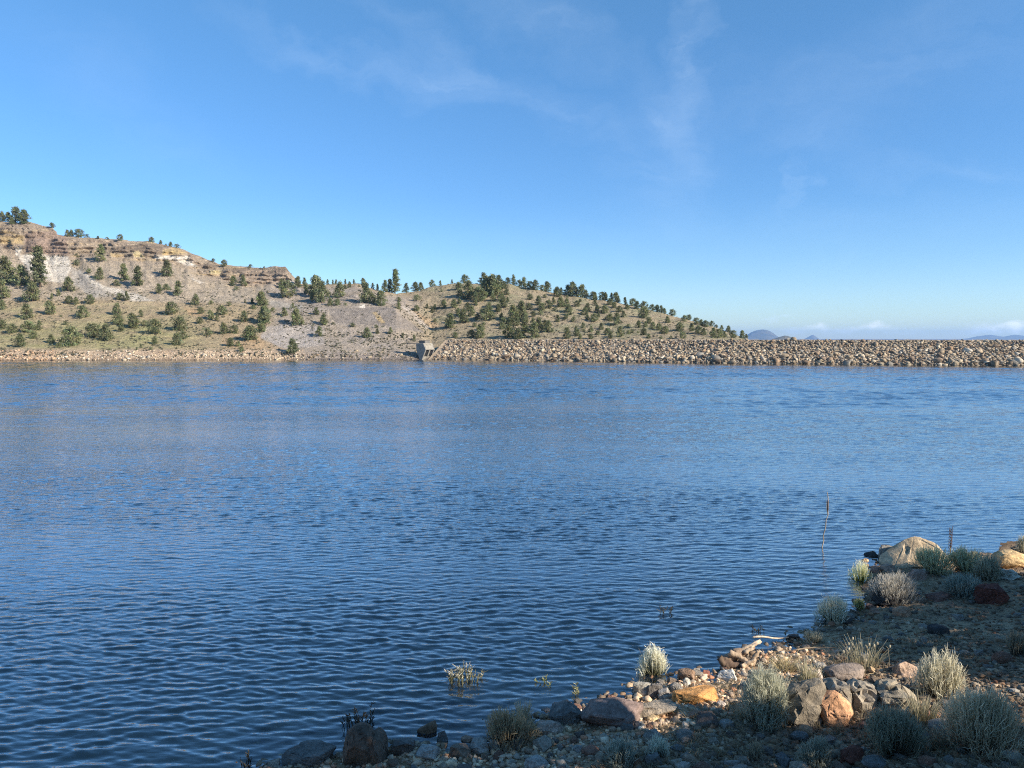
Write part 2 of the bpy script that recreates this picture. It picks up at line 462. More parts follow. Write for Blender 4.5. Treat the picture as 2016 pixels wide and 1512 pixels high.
# each column: photo x, then (photo y, metres behind the waterline) from the water up to the crest
T_ = [
 (-700, [(711, 0), (692, 2.5), (650, 30), (605, 58), (598, 64), (500, 100), (440, 106), (415, 125)]),
 (0,    [(710, 0), (691, 2.5), (650, 28), (600, 56), (590, 62), (492, 100), (450, 106), (436, 118)]),
 (60,   [(710, 0), (691, 2.5), (650, 28), (595, 56), (588, 62), (505, 98), (452, 104), (437, 116)]),
 (103,  [(710, 0), (691, 2.5), (650, 28), (598, 55), (590, 60), (505, 98), (462, 104), (448, 110)]),
 (112,  [(710, 0), (691, 2.5), (650, 28), (600, 55), (591, 60), (507, 97), (472, 102), (462, 110)]),
 (200,  [(710, 0), (691, 2.5), (645, 30), (600, 55), (590, 60), (505, 97), (485, 101), (470, 110)]),
 (300,  [(709, 0), (691, 2.5), (645, 30), (602, 52), (592, 58), (512, 95), (490, 99), (477, 108)]),
 (355,  [(709, 0), (691, 2.5), (648, 28), (603, 51), (594, 57), (520, 93), (499, 97), (488, 106)]),
 (385,  [(709, 0), (691, 2.5), (650, 26), (604, 50), (596, 56), (532, 92), (512, 96), (501, 104)]),
 (430,  [(708, 0), (690, 2.5), (650, 26), (603, 48), (596, 54), (548, 88), (533, 92), (521, 100)]),
 (500,  [(708, 0), (690, 2.5), (652, 24), (608, 42), (600, 50), (560, 82), (540, 86), (527, 95)]),
 (562,  [(708, 0), (692, 2.5), (660, 20), (612, 38), (605, 46), (562, 78), (540, 82), (525, 90)]),
 (574,  [(708, 0), (692, 2.5), (661, 20), (612, 38), (605, 46), (572, 76), (556, 80), (540, 90)]),
 (592,  [(708, 0), (694, 2.5), (662, 20), (610, 38), (604, 46), (582, 70), (571, 76), (558, 90)]),
 (700,  [(708, 0), (697, 2.5), (660, 20), (606, 38), (602, 46), (580, 64), (570, 72), (556, 90)]),
 (780,  [(708, 0), (700, 2.5), (665, 18), (612, 36), (606, 44), (595, 56), (588, 64), (578, 84)]),
 (812,  [(708, 0), (700, 2.5), (672, 18), (640, 34), (625, 44), (605, 58), (590, 68), (574, 84)]),
 (850,  [(707, 1), (700, 3.5), (676, 19), (655, 32), (640, 42), (610, 58), (585, 70), (562, 86)]),
 (900,  [(700, 8), (690, 13), (672, 19), (655, 30), (640, 40), (610, 56), (580, 70), (555, 88)]),
 (1000, [(700, 8), (690, 13), (670, 19), (655, 30), (640, 40), (615, 55), (585, 70), (557, 90)]),
 (1100, [(700, 8), (690, 13), (670, 19), (656, 30), (644, 40), (622, 54), (597, 68), (576, 88)]),
 (1200, [(700, 8), (690, 13), (670, 19), (658, 30), (650, 38), (632, 52), (612, 66), (591, 86)]),
 (1300, [(700, 8), (690, 13), (670, 19), (662, 28), (656, 36), (645, 48), (632, 60), (614, 80)]),
 (1400, [(700, 8), (690, 13), (672, 19), (668, 26), (664, 34), (658, 44), (652, 54), (643, 72)]),
 (1470, [(700, 8), (690, 13), (675, 19), (673, 26), (672, 34), (671, 44), (670, 54), (668, 64)]),
 (1540, [(700, 8), (692, 13), (682, 19), (681, 26), (680, 34), (680, 44), (680, 54), (680, 64)]),
 (1640, [(702, 8), (700, 13), (700, 19), (700, 26), (700, 34), (700, 44), (700, 54), (700, 64)]),
]
HPX = np.concatenate([np.arange(-700, -40, 6.0), np.arange(-40, 1641, 1.6)])
_tx = np.array([t[0] for t in T_], float)
_ty = np.array([[p[0] for p in t[1]] for t in T_]); _to = np.array([[p[1] for p in t[1]] for t in T_])
SEG = [5, 14, 26, 22, 6, 38, 16, 12]     # rows per band

def build_hills():
    nc = len(HPX)
    yk = np.stack([np.interp(HPX, _tx, _ty[:, k]) for k in range(8)], 1)
    ok = np.stack([np.interp(HPX, _tx, _to[:, k]) for k in range(8)], 1)
    # ragged cliff lines
    yk[:, 5] += 6 * fbm(HPX / 22, HPX * 0 + 3, seed=21) * sstep(640, 560, HPX)
    yk[:, 6] += 5 * fbm(HPX / 14, HPX * 0 + 9, seed=22) * sstep(640, 560, HPX)
    yk[:, 7] += 2.0 * fbm(HPX / 18, HPX * 0 + 5, seed=23)
    Y0 = np.array([Yw(p) for p in HPX])
    dz0 = np.array([ray(p, 700)[1] for p in HPX])
    pts = []          # control points per column (k, nc, 3)
    for k in range(8):
        Yk = Y0 + ok[:, k]
        y = (756 - yk[:, k]) / FPX; Yr = CT + y * ST; dz = (-ST + y * CT) / Yr; dx = ((HPX - 1008) / FPX) / Yr
        pts.append(np.stack([dx * Yk, Yk, CAMH + dz * Yk], 1))
    P = [pts[0] + np.array([0, -14, 0]) * 1.0]; P[0] = P[0].copy(); P[0][:, 2] = -4.2
    P += pts
    b1 = pts[7].copy(); b1[:, 0] *= 1.10; b1[:, 1] += 26; b1[:, 2] -= 4
    b2 = pts[7].copy(); b2[:, 0] *= 1.4; b2[:, 1] += 110; b2[:, 2] = -5
    P += [b1, b2]
    seg = [SEG[0]] + [SEG[1], SEG[2], SEG[3], SEG[4], SEG[5], SEG[6], SEG[7]] + [8, 8]
    rows = []; rk = []
    for i in range(len(P) - 1):
        for j in range(seg[i]):
            t = j / seg[i]
            rows.append(P[i] * (1 - t) + P[i + 1] * t); rk.append(i - 1 + t)
    rows.append(P[-1]); rk.append(len(P) - 2)
    V = np.stack(rows, 0); rk = np.array(rk)           # (nr, nc, 3)
    nr = len(rk)
    RK = np.broadcast_to(rk[:, None], (nr, nc)); PXX = np.broadcast_to(HPX[None, :], (nr, nc))
    # smooth the control polygon a little along depth, keeping the cliff crisp
    S = V.copy()
    for _ in range(3):
        S[1:-1] = (S[:-2] + 2 * S[1:-1] + S[2:]) / 4
    keep = ((RK > 4.7) & (RK < 7.05) & (PXX < 600)) | (RK < 1.3)
    V = np.where(keep[..., None], V, S)
    X, Y, Z = V[..., 0], V[..., 1], V[..., 2]
    amp = sstep(.3, 1.6, RK) * sstep(8.6, 7.2, RK)
    cl = sstep(4.6, 5.2, RK) * sstep(7.1, 6.6, RK) * sstep(620, 575, PXX)
    dzn = .55 * fbm(X / 9, Y / 9, seed=31) + .28 * fbm(X / 2.6, Y / 2.6, seed=32, oct=3)
    rill = fbm((X + .75 * Y) / 2.2, (Y - .75 * X) / 26, seed=33, oct=3)     # rills running down the scree
    scree = sstep(3.9, 4.4, RK) * sstep(5.6, 5.1, RK)
    dzn = dzn + scree * .55 * rill
    Z = Z + amp * dzn * (1 - .6 * sstep(6.8, 7.2, RK))
    Yd = fbm(X / 3.2, Z / 1.7, Y / 6, seed=34, oct=4) * 1.5 + fbm(X / 9, Z / 5, seed=36, oct=2) * 1.2
    ledge = np.abs(((Z + .6 * fbm(X / 8, Y / 8, seed=35)) / 1.6) % 1.0 - .5)          # strata ledges
    Y = Y + cl * (1.25 * Yd + 2.2 * ledge)
    V = np.stack([X, Y, Z], -1)
    # --- geology colours, mapped by where each band and outcrop lies
    px, py = ztopx(X, Y, Z)
    jx = px + 5 * fbm(X / 4, Y / 4, Z / 4, seed=41); jy = py + 3.5 * fbm(X / 4, Y / 4, Z / 4, seed=42)
    nz = fbm(X / 6, Y / 6, Z / 3, seed=43); nf = fbm(X / 1.4, Y / 1.4, Z / 1.2, seed=44, oct=3)
    tan = np.array([.345, .268, .168]); green = np.array([.28, .262, .125]); straw = np.array([.42, .34, .185])
    brown = np.array([.275, .212, .155]); scr = np.array([.36, .297, .225]); lav = np.array([.31, .265, .225])
    white = np.array([.58, .52, .435]); ochre = np.array([.46, .335, .17]); red = np.array([.34, .215, .13]); dark = np.array([.15, .11, .085])
    def mix(c, k, w): w = np.clip(w, 0, 1)[..., None]; return c * (1 - w) + k * w
    col = np.broadcast_to(tan, V.shape).copy()
    left = sstep(640, 520, jx)
    gr = sstep(3.3, 2.7, RK) * sstep(.9, 1.3, RK)
    col = mix(col, green, gr * sstep(460, 330, jx) * (.10 + .9 * nz + .5 * sstep(610, 660, py)))
    col = mix(col, straw, gr * .6 * sstep(.25, .6, fbm(X / 14, Y / 2.5, seed=45)))
    up = sstep(3.6, 4.2, RK) * left
    col = mix(col, scr, up * (.85 + .3 * nz))
    col = mix(col, brown, cl * (.75 + .5 * nz))
    col = mix(col, ochre, cl * sstep(.1, .5, fbm(X / 18, Z / .9, seed=46)) * .55)
    mid = sstep(500, 560, jx) * sstep(860, 800, jx)
    col = mix(col, lav, mid * (.75 + .4 * nz) * sstep(6.9, 6.0, RK))
    rh = sstep(800, 880, jx)
    col = mix(col, np.array([.325, .262, .17]), rh * .9)
    col = mix(col, np.array([.225, .215, .125]), rh * sstep(-.2, .5, nz) * .75)
    col = mix(col, straw, sstep(7.0, 7.3, RK) * .4 * left)
    def z1(*p): return [(x / 3.877, 380 + y / 3.877) for x, y in p]
    def z2(*p): return [(480 + x / 3.877, 480 + y / 3.877) for x, y in p]
    PATCH = [
        (z1((185, 300), (420, 290), (505, 345), (525, 480), (370, 488), (190, 455)), brown * np.array([.95, .9, .95]), .9, 4),
        (z1((0, 280), (180, 325), (175, 385), (0, 385)), ochre, .8, 4), (z1((0, 300), (90, 312), (170, 345), (80, 335), (0, 322)), brown, .8, 2),
        (z1((15, 405), (60, 405), (60, 435), (25, 430)), dark * .5, .9, 1.5),
        (z1((180, 310), (205, 310), (250, 450), (232, 455)), dark, .8, 1.5), (z1((350, 478), (520, 482), (520, 492), (355, 490)), dark, .8, 1.5),
        (z1((140, 480), (255, 468), (520, 488), (545, 560), (525, 660), (440, 690), (260, 640)), white, .85, 4),
        (z1((110, 420), (165, 410), (150, 480), (120, 490)), white, .8, 2),
        (z1((580, 575), (720, 665), (790, 700), (1000, 760), (1170, 825), (1010, 825), (800, 745), (690, 690)), white * .93, .85, 3),
        (z1((540, 560), (680, 660), (860, 790), (700, 800), (560, 690)), np.array([.33, .30, .26]), .8, 6),
        (z1((800, 425), (900, 418), (1060, 388), (1240, 400), (1235, 462), (1110, 482), (1050, 440), (850, 447)), brown * .72, .95, 2),
        (z1((660, 340), (860, 370), (860, 395), (680, 365)), brown, .7, 3), (z1((1060, 378), (1300, 395), (1280, 412), (1060, 400)), brown * .8, .8, 2),
        (z1((1240, 430), (1330, 412), (1440, 460), (1240, 478)), ochre, .95, 2.5), (z1((1005, 450), (1050, 440), (1115, 492), (1030, 488)), straw * 1.1, .9, 2),
        (z1((830, 455), (960, 468), (900, 490), (850, 480)), ochre * 1.05, .8, 3),
        (z1((1180, 478), (1430, 480), (1500, 560), (1440, 560), (1330, 520), (1200, 500)), white * .95, .9, 3),
        (z1((1440, 440), (1500, 475), (1500, 545), (1440, 520)), brown, .9, 3), (z1((1500, 540), (1660, 540), (1650, 580), (1520, 575)), brown * .75, .9, 2.5),
        (z1((1590, 590), (1690, 580), (1680, 620), (1600, 615)), straw * 1.1, .8, 2), (z1((1740, 580), (2016, 568), (2016, 600), (1760, 605)), brown * .7, .9, 2),
        (z1((1430, 640), (1560, 690), (1520, 690)), white, .7, 2), (z1((1400, 870), (1560, 880), (1550, 940), (1440, 930)), np.array([.42, .28, .16]), .7, 4),
        (z1((1700, 1080), (2016, 1090), (2016, 1200), (1700, 1180)), np.array([.40, .28, .165]), .6, 6),
        (z2((0, 200), (180, 190), (320, 168), (365, 260), (300, 290), (0, 330)), np.array([.33, .25, .18]), .8, 4),
        (z2((250, 180), (330, 168), (355, 215), (300, 225), (240, 205)), brown * .75, .9, 2), (z2((60, 215), (240, 200), (250, 225), (60, 240)), brown * .8, .8, 2),
        (z2((350, 280), (385, 290), (405, 335), (370, 330)), white, .9, 2),
        (z2((640, 495), (1120, 482), (1380, 680), (1050, 625), (700, 605)), lav * .76, .9, 3), (z2((975, 520), (1010, 520), (1085, 605), (1050, 612)), ochre * .9, .8, 2),
        (z2((150, 640), (350, 600), (600, 635), (620, 770), (300, 800), (130, 725)), np.array([.37, .325, .285]), .9, 5),
        (z2((200, 430), (450, 470), (420, 510), (190, 470)), np.array([.36, .33, .28]), .6, 5),
        (z2((1240, 455), (1330, 520), (1500, 625), (1420, 650), (1290, 560)), np.array([.44, .315, .19]), .9, 4),
        (z2((1200, 480), (1260, 470), (1420, 640), (1380, 650)), np.array([.40, .35, .30]), .7, 3),
        (z2((880, 465), (930, 455), (930, 488), (890, 490)), white * 1.15, .95, 1.2),
        (z2((0, 700), (130, 730), (330, 810), (0, 830)), np.array([.40, .28, .165]), .6, 5),
        (z2((1700, 330), (2016, 350), (2016, 420), (1500, 440)), np.array([.36, .265, .16]), .5, 8),
    ]
    for poly, c, w, soft in PATCH:
        xs = [p[0] for p in poly]; ys = [p[1] for p in poly]
        sel = (jx > min(xs) - 12) & (jx < max(xs) + 12) & (jy > min(ys) - 12) & (jy < max(ys) + 12)
        if not sel.any(): continue
        s = sdf_poly(poly, jx[sel], jy[sel])
        wv = np.clip(sstep(-soft / 2, soft / 2, s) * w * (1 + .35 * nf[sel]), 0, 1)[:, None]
        col[sel] = col[sel] * (1 - wv) + c * wv
    # two-track road lines across the grass
    for line in ([(0, 632), (60, 637), (130, 641), (220, 646)], [(230, 655), (330, 663), (400, 667)], [(0, 610), (150, 600), (300, 596)]):
        lx = [p[0] for p in line]; ly = [p[1] for p in line]
        dist = np.abs(py - np.interp(px, lx, ly)); w = sstep(1.8, .6, dist) * ((px > lx[0] - 20) & (px < lx[-1])) * .5
        col = mix(col, straw * 1.1, w)
    bank = sstep(1.15, .95, RK)
    col = mix(col, np.array([.40, .30, .21]), bank * sstep(640, 560, jx))
    col = mix(col, np.array([.27, .225, .19]), bank * sstep(560, 640, jx))
    col = mix(col, col * .55, sstep(.5, .1, Z))
    col = np.clip(1.04 * col * (1 + .10 * nz[..., None] + .14 * nf[..., None]), .02, .9)
    m, nt, out = newmat('hill_soil_and_rock')
    base = N(nt, 'ShaderNodeAttribute', attribute_name='Col').outputs['Color']
    tc = N(nt, 'ShaderNodeTexCoord'); vec = tc.outputs['Object']
    n1 = noise(nt, vec, .8, 6, .68); n2 = noise(nt, vec, 2.6, 6, .7)
    c = mixc(nt, 'MULTIPLY', 1, base, ramp(nt, n1.outputs[0], [(.3, .66), (.7, 1.30)]))
    c = mixc(nt, 'MULTIPLY', 1, c, ramp(nt, n2.outputs[0], [(.34, .52), (.52, 1.05), (.7, 1.36)]))
    b = N(nt, 'ShaderNodeBsdfPrincipled', Roughness=.95); b.inputs['Specular IOR Level'].default_value = .15
    nt.links.new(c, b.inputs['Base Color'])
    ad = N(nt, 'ShaderNodeMath', operation='ADD'); nt.links.new(n1.outputs[0], ad.inputs[0]); nt.links.new(n2.outputs[0], ad.inputs[1])
    bp = N(nt, 'ShaderNodeBump', Strength=.9, Distance=.6); nt.links.new(ad.outputs[0], bp.inputs['Height']); nt.links.new(bp.outputs[0], b.inputs['Normal'])
    nt.links.new(b.outputs[0], out.inputs[0])
    o = link('hills', mesh_np('hills', V.reshape(-1, 3), grid_faces(nr, nc), m, col.reshape(-1, 3), True))
    tag(o, kind='structure')
    return V, RK, px, py

def hill_at(px, py):
    c = float(np.interp(px, HPX, np.arange(len(HPX)))); i = int(min(c, len(HPX) - 2)); t = c - i
    colm = HV[:, i] * (1 - t) + HV[:, i + 1] * t
    _, yy = ztopx(colm[:, 0], colm[:, 1], colm[:, 2])
    k0 = HSTART
    ks = np.nonzero(yy[k0:] <= py)[0]
    if len(ks) == 0 :
        k = k0 + int(np.argmin(yy[k0:])); return colm[k]
    k = k0 + ks[0]
    if k == k0: return colm[k]
    a, b = yy[k - 1], yy[k]; u = (a - py) / (a - b + 1e-9)
    return colm[k - 1] * (1 - u) + colm[k] * u

# ------------------------------------------------------------------ water
def build_water():
    def rmax(a):
        px = 1008 + FPX * np.tan(np.clip(a, -1.1, 1.1)); px = np.clip(px, -900, 2700)
        Y = np.array([Yw(p) for p in px]) + 5
        return Y / np.cos(a)
    A = np.concatenate([np.linspace(-1.0, -.62, 60)[:-1], np.linspace(-.62, .62, 1150), np.linspace(.62, 1.0, 60)[1:]])
    RM = rmax(A)
    nR = 1450; t = np.linspace(0, 1, nR)
    r0 = 6.0
    # fine near the viewer, coarser far away
    q = np.log(1 + t * (np.exp(3.55) - 1) * 1.0) / 3.55
    base = r0 * np.exp(np.linspace(0, 1, nR) * math.log(240 / r0))
    frac = (base - r0) / (240 - r0)
    Rr = r0 + frac[:, None] * (RM[None, :] - r0)
    X = Rr * np.sin(A)[None, :]; Y = Rr * np.cos(A)[None, :]
    sp = np.gradient(Rr, axis=0)
    Z = np.zeros_like(X)
    wr = np.random.default_rng(5)
    wx = X; wy = Y + .10 * fbm(X / 1.7, Y / 1.7, seed=52, oct=2)
    lost = np.zeros_like(X); tot = 0
    for i in range(84):
        u = i / 83
        lam = .09 * (1.6 / .09) ** u
        th = R(92) + R(17) * wr.standard_normal() * (1.3 - .6 * u)
        k = 2 * math.pi / lam
        a = .041 / k * math.exp(-(math.log(lam / .185) / .95) ** 2)
        w = sstep(1.6, 3.6, lam / sp)
        lost += (1 - w) * (k * a) ** 2; tot += (k * a) ** 2
        Z += w * a * np.sin(k * (math.cos(th) * wx + math.sin(th) * wy) + wr.uniform(0, 6.28))
    farw = sstep(38, 85, Rr)                       # the open water carries longer waves
    for i in range(26):
        lam = .9 * (2.7 / .9) ** (i / 25); k = 2 * math.pi / lam; th = R(92) + R(20) * wr.standard_normal()
        Z += farw * sstep(1.7, 3.0, lam / sp) * .032 / k * np.sin(k * (math.cos(th) * X + math.sin(th) * Y) + wr.uniform(0, 6.28))
    patch = .86 + .75 * fbm(X / 19, Y / 6, seed=53, oct=3)
    shel = sstep(8, 32, RM[None, :] - Rr) * .92 + .08
    dsh = np.full(X.shape, -9.0)
    near = (Y < 30) & (X > -14) & (X < 30)
    dsh[near] = sdf_poly(LAND, X[near], Y[near])
    Z *= np.clip(patch, .35, 1.4) * shel * (1 - .5 * sstep(-1.6, .2, dsh))
    V = np.stack([X, Y, Z], -1).reshape(-1, 3)
    rip = np.sqrt(lost / tot) * shel * np.clip(patch, .5, 1.3)
    m, nt, out = newmat('lake_water')
    tc = N(nt, 'ShaderNodeTexCoord')
    mp = N(nt, 'ShaderNodeMapping'); mp.inputs['Rotation'].default_value = (0, 0, R(-6)); mp.inputs['Scale'].default_value = (.45, 1.6, 1); nt.links.new(tc.outputs['Object'], mp.inputs[0])
    n1 = noise(nt, mp.outputs[0], 3.2, 4, .6, .3)
    bp = N(nt, 'ShaderNodeBump', Distance=.055); nt.links.new(n1.outputs[0], bp.inputs['Height'])
    ra = N(nt, 'ShaderNodeAttribute', attribute_name='Col'); rs = N(nt, 'ShaderNodeMapRange'); nt.links.new(ra.outputs['Fac'], rs.inputs[0]); rs.inputs[3].default_value = WATER_BUMP; rs.inputs[4].default_value = 1.05
    nt.links.new(rs.outputs[0], bp.inputs['Strength'])
    fr = N(nt, 'ShaderNodeFresnel', IOR=1.45); nt.links.new(bp.outputs[0], fr.inputs['Normal'])
    g = N(nt, 'ShaderNodeBsdfGlossy', Roughness=.04); nt.links.new(bp.outputs[0], g.inputs['Normal'])
    tr = N(nt, 'ShaderNodeBsdfTransparent'); tr.inputs[0].default_value = (.80, .86, .84, 1)
    df = N(nt, 'ShaderNodeBsdfDiffuse'); df.inputs[0].default_value = (.045, .135, .27, 1)      # light scattered back by the silty water
    m0 = N(nt, 'ShaderNodeMixShader'); m0.inputs[0].default_value = .07; nt.links.new(tr.outputs[0], m0.inputs[1]); nt.links.new(df.outputs[0], m0.inputs[2])
    mx = N(nt, 'ShaderNodeMixShader'); fm = N(nt, 'ShaderNodeMath', operation='MULTIPLY', use_clamp=True); fm.inputs[1].default_value = 2.75; nt.links.new(fr.outputs[0], fm.inputs[0]); nt.links.new(fm.outputs[0], mx.inputs[0]); nt.links.new(m0.outputs[0], mx.inputs[1]); nt.links.new(g.outputs[0], mx.inputs[2])
    nt.links.new(mx.outputs[0], out.inputs['Surface'])
    va = N(nt, 'ShaderNodeVolumeAbsorption', Density=1.3); va.inputs[0].default_value = (.52, .60, .55, 1)
    nt.links.new(va.outputs[0], out.inputs['Volume'])
    F = grid_faces(nR, len(A))
    o = link('water', mesh_np('water', V, F, m, np.repeat(rip.reshape(-1, 1), 3, 1), True))
    tag(o, kind='structure')
WATER_BUMP = .18

# ------------------------------------------------------------------ rocks
def hull(P):
    bm = bmesh.new()
    vs = [bm.verts.new(p) for p in P]
    g = bmesh.ops.convex_hull(bm, input=vs)
    bmesh.ops.delete(bm, geom=list({e for e in g['geom_interior'] + g['geom_unused'] if isinstance(e, bmesh.types.BMVert) and e.is_valid}), context='VERTS')
    return bm

def bm_arrays(bm):
    bmesh.ops.triangulate(bm, faces=bm.faces[:])
    bm.verts.ensure_lookup_table(); bm.verts.index_update()
    V = np.array([v.co[:] for v in bm.verts]); F = np.array([[v.index for v in f.verts] for f in bm.faces]); bm.free()
    return V, F

def weather(bm, size, seed, rough, cuts=3, bev=.018):
    """soften the edges of a broken block and roughen its faces"""
    bmesh.ops.dissolve_limit(bm, angle_limit=R(9), verts=bm.verts[:], edges=bm.edges[:])
    bmesh.ops.bevel(bm, geom=bm.edges[:], offset=bev * size, segments=2, affect='EDGES', clamp_overlap=True)
    bmesh.ops.triangulate(bm, faces=bm.faces[:])
    for _ in range(2):
        L = [e for e in bm.edges if e.calc_length() > size * .16]
        if L: bmesh.ops.subdivide_edges(bm, edges=L, cuts=cuts - 1, use_grid_fill=True)
        bmesh.ops.triangulate(bm, faces=bm.faces[:])
    V, F = bm_arrays(bm)
    r = np.random.default_rng(seed); off = r.uniform(0, 50, 3); q = V / size
    N_ = V - V.mean(0); N_ /= np.linalg.norm(N_, axis=1)[:, None] + 1e-9
    d = fbm(q[:, 0] * 3 + off[0], q[:, 1] * 3 + off[1], q[:, 2] * 3 + off[2], seed=seed % 97, oct=3)
    c = np.abs(fbm(q[:, 0] * 4 + off[1], q[:, 1] * 4 + off[2], q[:, 2] * 4 + off[0], seed=seed % 89, oct=3))
    e = fbm(q[:, 0] * 16 + off[0], q[:, 1] * 16 + off[1], q[:, 2] * 16 + off[2], seed=seed % 71, oct=2)
    V = V + N_ * (size * (rough * .55 * d - rough * .5 * sstep(.09, .0, c) + rough * .22 * e))[:, None]
    return V, F

def rock_verts(seed, sub, style='ang', rough=.1):
    r = np.random.default_rng(seed)
    if style == 'round':
        D = r.standard_normal((30, 3)); D /= (np.abs(D) ** 2.4).sum(1)[:, None] ** (1 / 2.4); D *= r.uniform(.84, 1.0, (30, 1))
        bm = hull(D)
        if sub <= 2: V, F = bm_arrays(bm)
        else: V, F = weather(bm, 2.0, seed, rough * .8, 3 if sub == 4 else 2, .07)
    else:
        n = {1: 11, 2: 15, 3: 17, 4: 20}[sub]
        D = r.standard_normal((n, 3)); D /= (np.abs(D) ** 3.2).sum(1)[:, None] ** (1 / 3.2)
        D *= r.uniform(.82, 1.05, (n, 1))
        if style == 'flat': D[:, 2] = np.where(D[:, 2] > .1, .55 + .15 * D[:, 0] + .06 * r.standard_normal(n), D[:, 2])
        if style == 'point': D[:, :2] *= (1 - .45 * np.clip(D[:, 2:3], 0, 1))
        bm = hull(D)
        if sub <= 2: V, F = bm_arrays(bm)
        else: V, F = weather(bm, 2.0, seed, rough if sub == 4 else rough * .8, 3 if sub == 4 else 2)
    lo_, hi_ = V.min(0), V.max(0)
    V = (V - (lo_ + hi_) / 2) / ((hi_ - lo_) / 2)
    return V, F

def put_rock(px, py, w, h, colr, label, style='ang', sub=4, sink=.30, depth=.72, yaw=None, rough=.09, name='rock', cat='rock', group='rocks along the near shore', seed=None, water=False, outline=None, slices=((-.5, .62, .62), (-.30, .92, .92), (0, 1.0, 1.0), (.32, .9, .8), (.5, .5, .8))):
    """px = centre x, py = visible foot y, w and h in photo pixels"""
    seed = seed if seed is not None else int(px * 7 + py * 13)
    r = np.random.default_rng(seed)
    p = ground_at(px, py)
    D = p[1]; W = w * D / FPX
    th = math.atan2(CAMH - max(p[2], 0), D)
    dep = W * depth
    dirv = np.array([p[0], p[1]]) / math.hypot(p[0], p[1])
    cx, cy = p[0] + dirv[0] * dep * .42, p[1] + dirv[1] * dep * .42
    base = min(float(gz(cx, cy)), float(p[2]) + .05) if not water else max(float(p[2]), -.12)
    if outline:
        VV = []; FF = []; n0 = 0; Dc = cy
        for o_ in outline:
            o_ = np.array(o_, float); x = (o_[:, 0] - px) * Dc / FPX; z = (py - o_[:, 1]) * D / FPX / math.cos(th)
            z = z - dep * .42 * math.tan(th) * np.clip(z / max(z.max(), .01) * 1.0, 0, 1); z[z < .02 * z.max() + .01] = -.12
            c0 = np.array([x.mean(), 0, z.mean()]); P = []
            for yy, k, kz in slices:
                q = np.stack([x, np.full_like(x, yy * dep), z], 1); q = c0 + (q - c0) * np.array([k, 1, 1]); q[:, 2] *= kz; q[:, 1] += r.normal(0, .07 * dep, len(q)); q[:, 1] += .25 * yy * 0 ; P.append(q)
            P = np.vstack(P); lowm = P[:, 2] < .02; P[lowm, 2] = -.12
            V, F = weather(hull(P), W, seed, rough); VV.append(V); FF.append(F + n0); n0 += len(V)
        V = np.vstack(VV); F = np.vstack(FF)
    else:
        H = max((h * D / FPX - dep * math.sin(th) * .55) / math.cos(th), .22 * W)
        V, F = rock_verts(seed, sub, style, rough)
        full = H / (1 - sink)
        V = V * np.array([W / 2, dep / 2, full / 2])
        yaw = r.uniform(-.35, .35) if yaw is None else yaw
        c, s = math.cos(yaw), math.sin(yaw)
        V = np.stack([V[:, 0] * c - V[:, 1] * s, V[:, 0] * s + V[:, 1] * c, V[:, 2]], 1)
        V[:, 2] += full / 2 - full * sink
    me = mesh_np(name, V, F, M_ROCK, None, True)
    if style != 'round': me.set_sharp_from_angle(angle=R(32))
    o = link(name, me, None, (cx, cy, base))
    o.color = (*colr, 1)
    tag(o, label, cat, group)
    ROCKS.append((cx, cy, max(W, dep) / 2, label))
    return o
ROCKS = []

DKB = (.13, .095, .07); DKG = (.14, .135, .125); GRY = (.27, .25, .225); PALE = (.48, .44, .38); TANC = (.40, .30, .20)
PURP = (.24, .175, .15); ORNG = (.55, .28, .10); BRN = (.25, .165, .11); WHT = (.66, .61, .53); PINK = (.46, .29, .21); REDD = (.19, .075, .05); YEL = (.60, .42, .22); SLATE = (.17, .165, .155)

